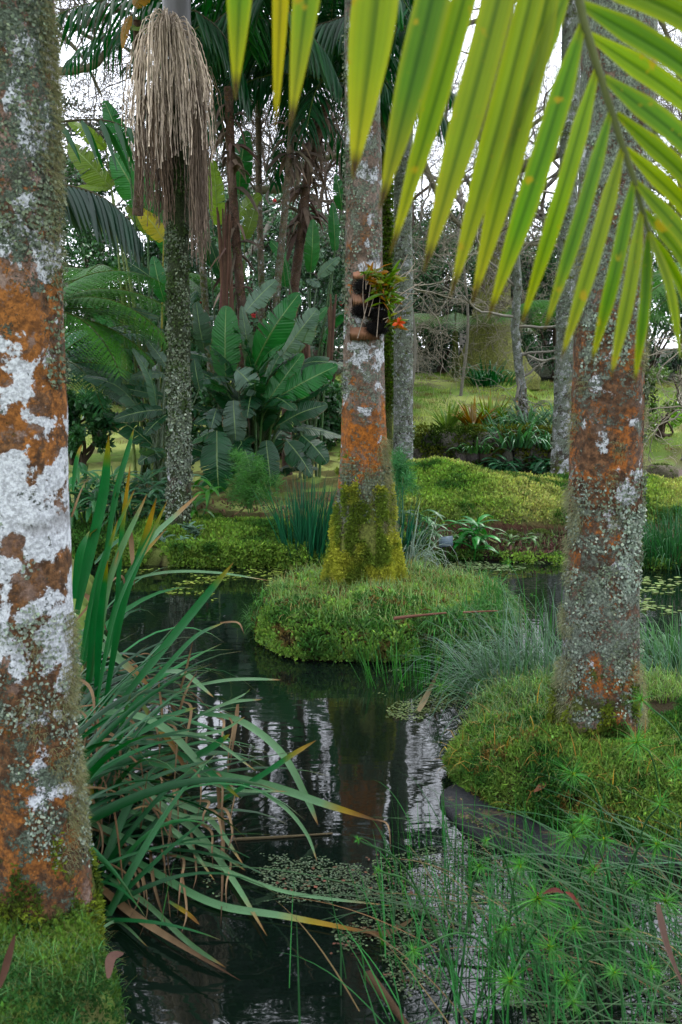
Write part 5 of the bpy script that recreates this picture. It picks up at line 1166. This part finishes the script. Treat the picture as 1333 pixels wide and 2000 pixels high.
def papyrus(idx, root_px, label, dfix=None, dn=2.5):
    rb = G(*root_px); rt = empty('papyrus', (rb[0], rb[1], 0), label, 'papyrus', 'papyrus sedges')
    sm = MB()
    for i in idx:
        px, py, rad, _ = UMB[i]; gd = GD(px, py, .02); d = min(dn if dfix is None else dfix, gd * .93); c = W(px, py, d)
        q = np.array([rb[0] + R.normal(0, .12), rb[1] + R.normal(0, .10), -.02]); q = q * .7 + np.array([c[0], c[1] + .1, -.02]) * .3
        P = catmull([q, q * .45 + c * .55 + [0, 0, .06 + .12 * np.linalg.norm(c - q) * .5], c], 16); tube(sm, P, np.linspace(.0034, .0022, 16), 5, cjit(lin((72, 118, 70)), 1, .15)[0], False)
        u = MB(); n = int(26 + rad * .9); r = rad * d / F
        dd = nz(rdir(n) + nz(P[-1] - P[-3]) * .35); blades(u, np.tile(c, (n, 1)), dd, rdir(n), r * R.uniform(.8, 1.7, n), .0018 + r * .009, 3, .35, 1.2, 0, cjit(lin((96, 156, 74)), n, .3), lin((56, 112, 58)), 'grass', .0)
        n2 = 16; blades(u, np.tile(c, (n2, 1)), rdir(n2), rdir(n2), r * .22, .0035, 2, 0, 1, 0, cjit(lin((178, 192, 70)), n2, .1)); u.build('umbel', M_GRASS, rt)
    sm.build('stems', M_GRASS, rt)
papyrus([0, 1, 4, 5, 23, 7, 19, 17, 18, 24, 35], (1010, 1900), 'papyrus clump at bottom centre with the largest starry green head', None, 2.15)
papyrus([2, 8, 3, 16, 25, 26, 33, 20, 31], (1260, 1800), 'papyrus clump before the right mossy island', None, 2.35)
papyrus([6, 21, 22, 32], (1190, 2010), 'papyrus clump low in the bottom right corner', None, 1.95)
papyrus([9, 10, 11, 34], (1330, 1640), 'papyrus heads held in front of the thick right palm foot', 2.9)
papyrus([12, 14, 15, 13], (960, 1390), 'papyrus clump standing in the channel below the middle island', 4.7)
papyrus([27, 28, 29, 30], (1010, 1240), 'thin tall papyrus stems right of the middle island', 5.9)
def archstems(name, px, py, z, n, azm, L, col, label, w=.006, e=(.2, .9), spread=(.25, .2)):
    b = G(px, py); rt = empty(name, (b[0], b[1], 0), label, 'sedge clump', 'arching sedge clumps'); az = R.normal(azm, .45, n); h = np.stack([np.cos(az), np.sin(az), np.zeros(n)], 1); el = R.uniform(*e, n)
    P = np.stack([b[0] + R.normal(0, spread[0], n), b[1] + R.normal(0, spread[1], n), R.uniform(.0, z, n)], 1); d = h * np.cos(el)[:, None] + np.array([0, 0, 1.0]) * np.sin(el)[:, None]
    mb = MB(); blades(mb, P, d, np.stack([-h[:, 1], h[:, 0], h[:, 2]], 1), L * R.uniform(.5, 1.2, n), w * R.uniform(.6, 1.1, n), 9, R.uniform(.3, 1.0, n), 1.4, .5, cjit(col, n, .22), None, 'grass', 1); mb.build('leaves', M_GRASS, rt)
archstems('sedge_clump', 1420, 1930, .12, 90, 2.95, .75, lin((66, 96, 62)), 'grey green sedge stems arching in from the bottom right edge', .0062, (.05, .75))
archstems('sedge_clump', 1330, 1790, .08, 40, 2.9, .6, lin((60, 96, 66)), 'long sedge stems lying leftwards below the right island', .006, (.05, .6))
archstems('sedge_clump', 1180, 1900, .05, 260, 2.0, .28, lin((42, 90, 46)), 'tangle of dark green sedge blades at bottom right', .005, (.4, 1.4), (.30, .22))
archstems('sedge_clump', 1050, 1960, .05, 130, 1.8, .30, lin((60, 126, 66)), 'bright sedge blades at the bottom right of centre', .0045, (.5, 1.5), (.22, .16))
archstems('sedge_clump', 1240, 1860, .05, 50, 2.6, .42, lin((128, 112, 78)), 'scattered dead straw coloured stems among the sedges at bottom right', .005, (.1, 1.0), (.35, .25))
archstems('sedge_clump', 1150, 1760, .03, 140, 1.7, .24, lin((48, 106, 48)), 'upright fine sedges between slab and papyrus heads', .004, (.7, 1.5), (.30, .16))
def stalk(name, pts, r, col, label, cat, d=None, mat=None, flat=False, z=.03, group=None):
    P = [WM(x, y, d if d else 9, z) for x, y in pts]; mb = MB()
    if flat: pathblade(mb, P, r * 2, 14, (0.2, -.5, .8), .2, [(0, col), (1, col * .7)], 'leaf' if flat == 'leaf' else 'taper')
    else: tube(mb, catmull(P, 14), np.linspace(r, r * .5, 14), 6, col)
    return tag(mb.build(name, mat or M_DEAD, origin=P[0]), label, cat, group)
stalk('dead_leaf', [(1285, 1768), (1305, 1850), (1345, 1950)], .011, lin((120, 92, 80)), 'broken reddish brown reed blade upright in the bottom right corner', 'dead leaf', 2.0, flat=True)
stalk('dead_leaf', [(1058, 1745), (1085, 1738), (1102, 1744)], .006, lin((112, 52, 46)), 'dark red leaf caught on the largest papyrus head', 'dead leaf', 2.25, flat='leaf')
stalk('dead_leaf', [(1105, 1742), (1120, 1752), (1138, 1780)], .006, lin((124, 56, 44)), 'red leaf hanging beside the largest papyrus head', 'dead leaf', 2.3, flat='leaf')
stalk('dead_leaf', [(1155, 1710), (1168, 1690), (1184, 1668)], .006, lin((130, 82, 66)), 'short brown leaf standing among sedges below the right island', 'dead leaf', 2.6, flat=True)
stalk('dead_leaf', [(912, 1352), (950, 1362), (980, 1352)], .012, lin((130, 100, 90)), 'curved pinkish brown leaf on the rushes between the islands', 'dead leaf', 4.5, flat='leaf')
stalk('dead_leaf', [(818, 1388), (838, 1350), (860, 1305)], .014, lin((150, 136, 100)), 'long dry blade standing in the water below the middle island', 'dead leaf', 4.7, flat=True)
stalk('dead_leaf', [(212, 1910), (218, 1870), (242, 1862)], .011, lin((116, 84, 72)), 'curled brown leaf on the near left bank moss', 'dead leaf', None, flat='leaf', z=.28)
stalk('dead_leaf', [(0, 1930), (14, 1880), (30, 1825)], .008, lin((104, 72, 58)), 'dry brown leaf leaning on the left palm foot', 'dead leaf', 1.95, flat='leaf')
stalk('stick', [(770, 1208), (810, 1203), (872, 1197)], .010, lin((110, 74, 56)), 'brown stick lying on the moss of the middle island', 'stick', None, M_TWIG, z=.265)
stalk('stick', [(905, 1196), (950, 1194), (975, 1193)], .006, lin((120, 80, 60)), 'thin twig on the right part of the middle island', 'stick', None, M_TWIG, z=.26)
stalk('stick', [(455, 1640), (560, 1634), (650, 1628)], .006, lin((90, 80, 56)), 'thin stick floating on the water beside the flax', 'stick', None, M_TWIG, z=.004)
stalk('stick', [(720, 1905), (760, 1955), (800, 2010)], .016, lin((72, 54, 34)), 'sunken brown stem at the bottom edge of the pond', 'stick', None, M_TWIG, z=.0)
stalk('dead_leaf', [(715, 1815), (745, 1825), (790, 1805), (812, 1788)], .009, lin((112, 92, 60)), 'dry curved reed piece floating at bottom centre', 'dead leaf', None, flat=True, z=.012)
stalk('stick', [(925, 1035), (975, 1062), (1040, 1075)], .010, lin((150, 160, 96)), 'pale green fallen leaf stem slanting across the muddy strip', 'stick', 8.3, M_STEM)
for (px, py, lab) in ((1270, 1362, ''),): pass

# fallen leaves one could pick up
proto = None
spots = []
for (n, fn, lab, grp, col) in ((15, lambda: IS2(1, .15, .75, -2.8, -.3)[0][0], 'orange brown fallen leaf on the moss of the right island', 'fallen leaves on the right island', (138, 88, 58)), (9, lambda: IS1(1, .1, .6, -3, 0)[0][0], 'brown fallen leaf on the moss of the middle island', 'fallen leaves on the middle island', (140, 86, 58)),
                               (9, lambda: onground(400, .7, 2.6, 9.4, 11.5)[int(R.integers(0, 50))], 'brown fallen leaf on the far moss mounds', 'fallen leaves on the moss mounds', (128, 72, 44)), (8, lambda: onground(400, -1.6, 3, 14.5, 18)[int(R.integers(0, 50))], 'orange fallen leaf on the lawn', 'fallen leaves on the lawn', (214, 130, 62))):
    me = None
    for i in range(n):
        c = np.array(fn()); big = c[1] > 14
        if me is None:
            mb = MB(); s = 1.6 if big else 1.0; pathblade(mb, [c, c + [.03 * s, .01, .012], c + [.065 * s, 0, .0]], .026 * s, 8, (0, -.3, 1), .3, [(0, lin(col)), (1, lin(col) * .8)], 'leaf'); o = mb.build('fallen_leaf', M_DEAD, origin=c); me = o
        else: o = me.copy(); COL.objects.link(o)
        o.location = (c[0], c[1], c[2] + .028); o.rotation_euler = (R.uniform(-.5, .5), R.uniform(-.6, .6), R.uniform(0, 6.28)); tag(o, lab, 'fallen leaf', grp)

# ---------------------------------------------------------------- floating weed and debris
mb = MB()
def floaters(pxr, pyr, n, col, smin, smax, dens=.5, f=7, keep=None):
    px = R.uniform(*pxr, n); py = R.uniform(*pyr, n); v = (1000 - py) / F; u = (px - 666.5) / F; k = -CAMZ / (-sp + v * cp); x = u * k; y = (cp + v * sp) * k
    e = np.hypot((px - sum(pxr) / 2) / (pxr[1] - pxr[0]) * 2, (py - sum(pyr) / 2) / (pyr[1] - pyr[0]) * 2)
    m = (fbm(x * f, y * f, 0, 51) > dens + .22 * sst(.45, 1.0, e) * R.uniform(.3, 1, n)) & (H(x, y) < -.02)
    if keep is not None: m &= keep(px, py)
    x, y = x[m], y[m]; N = len(x)
    if N == 0: return
    P = np.stack([x, y, R.uniform(.003, .008, N)], 1); a = R.uniform(0, 6.28, N); d = np.stack([np.cos(a), np.sin(a), R.normal(0, .06, N)], 1); s = np.stack([-np.sin(a), np.cos(a), R.normal(0, .06, N)], 1)
    diamonds(mb, P, d, s, R.uniform(smin, smax, N), R.uniform(smin, smax, N) * .8, cjit(lin(col), N, .3), .5)
floaters((600, 1500), (1560, 2120), 26000, (92, 108, 80), .005, .013, .50, 6, lambda x, y: (y > 1690 - (x - 700) * .25) & (x - 640 > (y - 1640) * .08))
floaters((400, 800), (1670, 1765), 3200, (96, 112, 88), .006, .012, .47); floaters((740, 900), (1310, 1420), 2600, (108, 124, 82), .009, .018, .50)
floaters((230, 560), (1112, 1175), 1600, (140, 160, 80), .02, .045, .52, 3); floaters((1100, 1333), (1120, 1200), 500, (130, 150, 96), .03, .06, .5, 3); floaters((820, 1100), (1098, 1116), 600, (110, 130, 90), .02, .04, .45, 3)
floaters((900, 1080), (1330, 1420), 900, (110, 126, 84), .008, .016, .4)
tag(mb.build('duckweed', M_MOSS), 'floating duckweed and pondweed in drifts on the dark water', None, None, 'stuff')
mb = MB(); floaters((640, 1250), (1660, 2000), 420, (104, 70, 52), .009, .02, .5, 6); floaters((440, 760), (1690, 1750), 60, (112, 74, 54), .009, .02, .46)
tag(mb.build('water_debris', M_DEAD), 'small red brown leaf scraps floating among the duckweed', None, None, 'stuff')

# ---------------------------------------------------------------- shrubs and hedge
def shrub(x, y, rx, ry, h, n, leaf, col, label, col2=None, z0=None, stems=10, flowers=0, name='shrub', cat='shrub', group='background shrubs', mat=None, fcol=(232, 130, 130), lw=.5):
    b = np.array([x, y, float(H(x, y)) if z0 is None else z0]); rt = empty(name, b, label, cat, group); mb = MB(); cen = []
    for i in range(stems):
        a = R.uniform(0, 6.28); e = b + [rx * .8 * math.cos(a) * R.random(), ry * .8 * math.sin(a) * R.random(), h * R.uniform(.5, .9)]; tube(mb, catmull([b + R.normal(0, .05, 3) * [1, 1, 0], (b + e) / 2 + R.normal(0, .08, 3), e], 8), np.linspace(.03, .01, 8), 5, lin((84, 72, 58)), False)
    mb.build('branches', M_TWIG, rt); mb = MB(); K = max(12, n // 160)
    D = rdir(K, .15); rr = R.uniform(.45, 1.0, K) ** .6; C = b + [0, 0, h * .5] + D * rr[:, None] * [rx, ry, h * .5]; sz = R.uniform(.12, .3, K) * min(rx, h) * .8
    ci = R.integers(0, K, n); P = C[ci] + rdir(n) * (sz[ci] * R.random(n) ** .4)[:, None]; P[:, 2] = np.maximum(P[:, 2], b[2] + .02)
    c2 = np.asarray(col if col2 is None else col2); cl = (np.asarray(col) * (1 - R.random((K, 1))) + c2 * R.random((K, 1)))[ci] * np.exp(R.normal(0, .22, (n, 1)))
    diamonds(mb, P, rdir(n, .1), rdir(n), leaf * R.uniform(.6, 1.3, n), leaf * lw * R.uniform(.7, 1.2, n), cl); mb.build('foliage', mat or M_GLOSS, rt)
    for i in range(flowers):
        k = R.integers(0, K); q = C[k] + np.array([0, -sz[k], 0]) + R.normal(0, .05, 3); u = MB(); m = 12; blades(u, np.tile(q, (m, 1)), rdir(m) + [0, -.5, 0], rdir(m), .045, .04, 3, 0, 1, .3, cjit(lin(fcol), m, .1), None, 'leaf', 1); u.build('flower', M_BLOSSOM, rt)
    return rt
HG = lin((34, 68, 42)); HG2 = lin((76, 110, 74)); CAM = lin((52, 86, 60)); CAM2 = lin((110, 140, 116))
def xat(px, d): return (px - 666.5) / F * d
shrub(xat(520, 17), 17, 1.5, 1.0, 3.4, 22000, .075, CAM, 'camellia bush with small pink flowers behind the paddle leaf clump', CAM2, flowers=12)
shrub(xat(640, 18), 18, 1.1, .9, 2.9, 13000, .075, CAM, 'camellia bush close left of the middle palm with pink flowers', CAM2, flowers=5)
shrub(xat(400, 18), 18, 1.2, .9, 3.2, 13000, .075, CAM, 'dark camellia bush behind the slender palm', CAM2, flowers=5)
shrub(xat(250, 18.5), 18.5, 1.6, .9, 3.0, 16000, .08, HG, 'dark bush behind the tree ferns at the left', HG2)
shrub(xat(80, 18.5), 18.5, 1.6, .9, 4.2, 12000, .09, HG, 'tall dark bush behind the left trunk', HG2)
shrub(xat(860, 21), 21, 1.3, .8, 2.9, 17000, .08, HG, 'dark hedge bush left of the big mossy tree', HG2)
shrub(xat(760, 21.5), 21.5, 1.3, .8, 2.8, 11000, .08, HG, 'dark hedge bush behind the middle palm', HG2)
shrub(xat(1080, 21), 21, 1.3, .8, 3.1, 15000, .08, HG, 'dark hedge bush right of the thin twisted tree', HG2)
shrub(xat(975, 20.4), 20.4, .8, .4, 2.2, 9000, .07, HG, 'leafy shrub growing up against the big mossy tree', HG2)
shrub(xat(1250, 21), 21, 1.6, .9, 3.4, 15000, .08, HG, 'dark hedge bush behind the thick right trunk', HG2)
shrub(xat(1400, 20), 20, 1.3, .9, 2.6, 9000, .08, HG, 'dark bush beyond the right edge over the lawn', HG2)
shrub(xat(930, 24), 24, 2.0, .9, 3.6, 15000, .09, lin((84, 104, 76)), 'tall grey green bush behind the big mossy tree', lin((124, 138, 112)))
shrub(xat(1290, 14.6), 14.6, .5, .5, .45, 2600, .05, lin((84, 128, 60)), 'low light green bush beside the path at the right edge', lin((120, 150, 70)))
shrub(xat(1335, 16.0), 16.0, .7, .5, 1.1, 3000, .06, lin((70, 96, 60)), 'loose grey green bush with bare twigs at the right edge', lin((100, 120, 70)))
shrub(xat(430, 12.6), 12.6, .8, .4, .95, 6000, .09, HG, 'dark leafy undergrowth behind the paddle leaf clump at its left', HG2)
shrub(xat(560, 12.8), 12.8, .8, .4, 1.0, 6000, .09, HG, 'dark leafy undergrowth behind the paddle leaf clump at its right', HG2)
shrub(xat(640, 13.5), 13.5, .5, .4, .8, 3600, .08, HG, 'dark leafy undergrowth against the middle palm trunk', HG2)
shrub(xat(330, 13.2), 13.2, .5, .4, .9, 3600, .09, HG, 'dark leafy undergrowth behind the slender palm', HG2)
shrub(xat(150, 12.2), 12.2, .5, .4, 1.0, 4600, .09, HG, 'dark leafy undergrowth beside the left trunk', HG2)
shrub(xat(280, 16.5), 16.5, 1.2, .5, 1.6, 9000, .09, HG, 'dark shrub at the back edge of the left lawn', HG2)
for i, (px, d, rx, h, lab) in enumerate([(180, 27, 3.4, 6.5, 'tall dark evergreen tree behind the tree ferns'), (430, 30, 2.6, 5.6, 'evergreen tree behind the thin palm stems'), (840, 30, 3.2, 4.6, 'evergreen tree far behind the dark hedge'), (1100, 31, 3.0, 5.0, 'evergreen tree far behind the pale spotted trunk'), (1330, 28, 3.0, 6.0, 'evergreen tree at the far right edge'), (-60, 25, 3.0, 8.5, 'evergreen tree far left beyond the left trunk'), (640, 32, 2.4, 4.4, 'evergreen tree far behind the camellia bushes')]):
    x = xat(px, d); z = float(H(x, d)); rt = empty('evergreen_tree', (x, d, z), lab, 'tree', 'evergreen trees behind the garden'); mb = MB()
    tube(mb, catmull([(x, d, z - .2), (x + .1, d, z + h * .4), (x - .1, d, z + h * .8)], 14), np.linspace(.22, .05, 14), 10, lin((84, 72, 60))); 
    for k in range(14):
        a = R.uniform(0, 6.28); q = np.array([x, d, z + h * R.uniform(.3, .8)]); tube(mb, [q, q + [math.cos(a) * rx * .6, math.sin(a) * rx * .6, .6]], [.06, .02], 5, lin((84, 72, 60)), False)
    mb.build('trunk', M_TWIG, rt); mb = MB(); n = 15000; K = 90; D = rdir(K, .1); C = np.array([x, d, z + h * .55]) + D * (R.uniform(.4, 1, K) ** .5)[:, None] * [rx, rx * .7, h * .45]; sz = R.uniform(.25, .6, K); ci = R.integers(0, K, n)
    P = C[ci] + rdir(n) * (sz[ci] * R.random(n) ** .5)[:, None] * [1.3, 1.1, .6]; cl = cjit(lin((44, 66, 46)), K, .35)[ci] * np.exp(R.normal(0, .2, (n, 1))); diamonds(mb, P, rdir(n), rdir(n), .13, .05, cl); mb.build('crown', M_LEAF, rt)

# ---------------------------------------------------------------- bare trees
def bare(mb, base, d0, L, r, depth, col, spread=.75, up=.05, wig=.14, minr=.004):
    st = [(np.array(base, float), nz(np.array(d0, float)), L, r, depth)]
    while st:
        p, d, L_, r_, k = st.pop(); n = 7 if k > 2 else 4; P = [p]
        for i in range(n): d = nz(d + R.normal(0, wig, 3) + [0, 0, up]); P.append(P[-1] + d * L_ / n)
        r1 = max(minr * .8, r_ * .66); tube(mb, P, np.linspace(r_, r1, n + 1), 7 if r_ > .05 else (4 if r_ > .015 else 3), col * R.uniform(.8, 1.2), False)
        if k > 0:
            m = 3 if R.random() < .55 else 2
            for i in range(m): st.append((P[-1], nz(d + R.normal(0, spread, 3)), L_ * R.uniform(.6, .86), r1 * R.uniform(.7, .95), k - 1))
            if k < 6:
                for i in range(int(R.integers(0, 3))):
                    q = P[int(R.integers(1, n))]; st.append((q, nz(d + R.normal(0, spread * 1.4, 3)), L_ * R.uniform(.4, .7), max(minr, r1 * .5), k - 2 if k > 1 else 0))
BK = lin((112, 104, 94)); BK2 = lin((134, 130, 118)); BK3 = lin((92, 78, 66))
def baretree(name, x, y, L, r, depth, col, label, d0=(0, 0, 1), n=1, **k):
    z = float(H(x, y)); rt = empty(name, (x, y, z), label, 'bare tree', 'bare winter trees'); mb = MB(); bare(mb, (x, y, z - .1), d0, L, r, depth, col, **k); mb.build('branches', M_TWIG, rt); return rt
protos = []
for i, (px, d, L, r, lab) in enumerate([(200, 24, 2.0, .15, 'bare branching tree behind the left side palms'), (900, 23, 2.3, .17, 'wide bare tree behind the large foreground frond'), (640, 26, 2.2, .16, 'bare greyish tree seen between the slim palm stems')]):
    protos.append(baretree('bare_tree', xat(px, d), d, L, r, 8, [BK, BK2, BK3][i] * .9, lab, spread=.55, up=.04))
def dup(rt, x, y, rz, s, label):
    c = rt.copy(); COL.objects.link(c); c.location = (x, y, float(H(x, y))); c.rotation_euler = (0, 0, rz); c.scale = (s, s, s); c['label'] = label
    for ch in rt.children:
        e = ch.copy(); COL.objects.link(e); e.parent = c
    return c
for i, (px, d, rz, s, lab) in enumerate([(50, 25, 1.0, 1.1, 'bare tree at the far left behind the left trunk'), (500, 27, 2.1, 1.1, 'bare tree behind the thin pale ringed stem'), (760, 28, .6, 1.2, 'bare tree directly behind the middle palm'), (1050, 27, 3.3, 1.2, 'bare tree behind the thin twisted tree'), (1200, 25, 5.0, 1.1, 'bare tree behind the thick right trunk'),
                                         (1380, 27, 4.0, 1.2, 'bare tree beyond the top right corner'), (340, 30, 5.5, 1.3, 'distant bare tree behind the flower strands'), (980, 32, 1.7, 1.4, 'most distant bare tree right of centre'), (620, 34, 2.6, 1.4, 'most distant bare tree left of centre')]):
    dup(protos[i % 3], xat(px, d), d, rz, s, lab)
# big mossy tree with buttressed foot
d = 19.2; b = W(962, 705, d); b[2] = float(H(b[0], b[1])); rt = empty('mossy_tree', b, 'big old tree with broad mossy foot on top of the lawn', 'tree'); mb = MB()
m_mt = bark_mat('bark_old_moss', 5, [(0, 0, 0, .1, .95, .2), (1, 0, 0, .2, .8, .1), (2, .1, 0, .4, .45, 0), (5, .1, 0, .4, .3, 0)], cA=(92, 84, 66), cB=(60, 52, 40), moss=(120, 124, 58), sc=.6, seed=31)
trunk(mb, [b - [0, 0, .2], b, W(965, 400, d), W(975, 0, d)], .30, 1.5, 36, 120, .05, 5, 1.2, 9); bare(mb, W(970, 300, d), (-.8, -.2, .5), 1.8, .12, 6, BK2 * .8, .5); bare(mb, W(970, 350, d), (.8, -.3, .5), 1.8, .12, 6, BK2 * .8, .5); mb.build('trunk', m_mt, rt)
# thin twisted tree
d = 14.6; b = W(1022, 860, d); b[2] = float(H(b[0], b[1])); rt = empty('thin_tree', b, 'thin twisted lichen covered tree with bare twigs on the wall', 'tree'); mb = MB()
trunk(mb, [b - [0, 0, .1], b, W(1020, 760, d), W(1012, 700, d), W(1006, 640, d), W(1012, 560, d), W(1000, 400, d), W(1010, 200, d)], .062, .5, 16, 200, .02, 24, .3, 5)
mb.build('trunk', m_mot, rt); mb = MB()
for (x, y, dx, dz, L) in ((1010, 700, .7, .6, .7), (1015, 740, .6, .2, .4), (1006, 640, .8, .1, .8), (1010, 620, -.8, .3, .8), (1018, 770, .8, -.3, .35), (1015, 750, -.5, -.6, .3), (1010, 560, -.8, .5, .9), (1010, 500, .8, .5, .9), (1012, 690, .9, -.5, .5), (1010, 730, .4, -1, .5)):
    mb = MB(); bare(mb, W(x, y, d), (dx, -.2, dz), L, .022, 3, BK2, .6, .0, .25); mb.build('branch', M_TWIG, rt)
# pale twiggy branches hanging before the hedge, and right edge
for (px, py, d, dirs, L, dep, lab) in ((800, 560, 15.5, [(1, -.1, .1), (1, 0, -.3), (.9, .1, .4), (.8, 0, -.6)], .85, 5, 'pale tangle of bare twigs right of the mottled trunk'), (905, 500, 17, [(-.8, 0, .3), (.6, 0, .1), (-.5, 0, -.4), (.2, -.3, -.6), (0, 0, .8)], .8, 5, 'pale bare shrub twigs below the foreground frond'),
                                       (1345, 800, 12.5, [(-1, 0, .1), (-.9, .1, .4), (-.9, -.2, -.2), (-.7, 0, .5), (-1, .2, .0)], .5, 4, 'pale crooked bare branches reaching in from the right edge'), (1345, 680, 14, [(-1, 0, .0), (-.9, .1, .2), (-.8, -.2, -.3)], .6, 3, 'thin bare branches above the crooked ones at the right edge')):
    c = W(px, py, d); g = c.copy(); g[2] = float(H(g[0], g[1])); rt = empty('bare_shrub', g, lab, 'bare shrub', 'bare shrubs'); mb = MB()
    tube(mb, catmull([g, (g + c) / 2 + [.1, 0, 0], c], 10), np.linspace(.03, .02, 10), 6, BK2, False)
    for dd in dirs: bare(mb, c, dd, L, .013, dep, lin((158, 150, 132)), .5, .0, .22, .0035)
    mb.build('branches', M_TWIG, rt)
# mossy branch crossing at the upper left and the middle
for pts, d, r, lab in (([(800, 120), (880, 60), (980, 20), (1080, -60)], 16, .045, 'twiggy bare limb behind the foreground frond at the top'), ([(1300, 260), (1180, 200), (1060, 230), (960, 330)], 18, .05, 'bare limb reaching left behind the thick right trunk'), ([(1250, -40), (1300, 60), (1345, 200)], 15, .04, 'bare twiggy limb at the top right corner'), ([(120, 20), (170, 70), (240, 90), (300, 150)], 14, .03, 'thin drooping bare limb with many twigs at the top left'), ([(110, 60), (160, 110), (200, 190)], 15, .03, 'short twiggy limb beside the left trunk top'), ([(115, 140), (180, 130), (215, 90), (262, 42), (330, 20)], 13, .05, 'dark bare limb crossing the sky at the top left'), ([(500, 372), (560, 365), (600, 320), (680, 300)], 15, .06, 'mossy bare limb behind the leaning palm stems'), ([(140, 60), (230, 20), (300, -30)], 13.4, .03, 'thin bare limb at the top left corner'), ([(820, 300), (880, 420), (960, 470), (1100, 480)], 17, .05, 'crooked bare limb behind the foreground frond')):
    P = catmull([W(x, y, d) for x, y in pts], 24); rt = empty('tree_limb', P[0], lab, 'tree limb', 'crossing limbs'); mb = MB(); tube(mb, P, np.linspace(r, r * .5, 24), 10, lin((112, 108, 84)), False, .03, 14)
    for q in P[::3]: bare(mb, q, rdir(1, .4)[0] * [1, .4, 1], .7, max(.012, r * .35), 5, BK, .6, .02, .2)
    mb.build('branches', M_TWIG, rt)
# climbing leaves / bits at the top left by the crownshaft
leafd = [((255, 30), (240, 95), 15), ((262, 12), (290, -20), 30), ((300, 60), (250, 55), 14), ((310, 45), (280, 52), 10)]
rt = empty('bird_of_paradise', W(270, 200, 9.0), 'few torn yellowing paddle leaves left of the grey crownshaft at the top', 'paddle plant', 'giant bird of paradise clumps')
for b0, t0, w in leafd: paddle(rt, W(*b0, 9), W(*t0, 9), w * 9 / F * 1.3, [Ly * .8, lin((170, 120, 30)), lin((150, 128, 104))][int(R.integers(0, 3))], .1)
mb = MB(); tube(mb, catmull([W(270, 420, 9.6), W(275, 200, 9.3), W(268, 40, 9)], 14), np.linspace(.05, .035, 14), 10, lin((110, 84, 66)), False, .03, 20); mb.build('stem', m_brown, rt)

# ---------------------------------------------------------------- camera, light, sky
cam = bpy.data.cameras.new('camera'); co = bpy.data.objects.new('camera', cam); COL.objects.link(co); SC.camera = co
co.location = (0, 0, CAMZ); co.rotation_euler = (PI / 2 - PITCH, 0, 0)
cam.sensor_fit = 'VERTICAL'; cam.sensor_height = 36; cam.lens = 36.0 * F / 2000; cam.clip_start = .02; cam.clip_end = 3000
cam.dof.use_dof = True; cam.dof.focus_distance = 6.3; cam.dof.aperture_fstop = 9
EL, ROT = math.radians(58), math.radians(40)
sun = bpy.data.lights.new('sun', 'SUN'); so = bpy.data.objects.new('sun', sun); COL.objects.link(so)
sun.energy = 1.5; sun.angle = math.radians(18); sun.color = (1, .97, .93)
v = Vector((math.sin(ROT) * math.cos(EL), math.cos(ROT) * math.cos(EL), math.sin(EL))); so.rotation_euler = v.to_track_quat('Z', 'Y').to_euler()
w = bpy.data.worlds.new('World'); SC.world = w; w.use_nodes = True; nt = w.node_tree; nt.nodes.clear(); t = NT(nt)
sky = t.n('ShaderNodeTexSky'); sky.sky_type = 'NISHITA'; sky.sun_disc = False; sky.sun_elevation = EL; sky.sun_rotation = ROT
tc = t.n('ShaderNodeTexCoord'); n1 = t.noise(tc.outputs['Generated'], 3.0, 4, .5)
cloud = t.mix(n1, (10.0, 10.6, 12.0), (13.5, 13.9, 15.0))
bg = t.n('ShaderNodeBackground'); t.l(t.mix(.86, sky.outputs[0], cloud), bg.inputs[0]); bg.inputs[1].default_value = .10
o_ = t.n('ShaderNodeOutputWorld'); t.l(bg.outputs[0], o_.inputs[0])
SC.view_settings.view_transform = 'Standard'; SC.view_settings.look = 'None'; SC.view_settings.exposure = 1.6; SC.view_settings.gamma = 1
SC.render.engine = 'CYCLES'; SC.cycles.max_bounces = 6; SC.cycles.diffuse_bounces = 3; SC.cycles.glossy_bounces = 3; SC.cycles.transmission_bounces = 3; SC.cycles.transparent_max_bounces = 4
SC.cycles.caustics_reflective = False; SC.cycles.caustics_refractive = False
SC.cycles.use_denoising = True
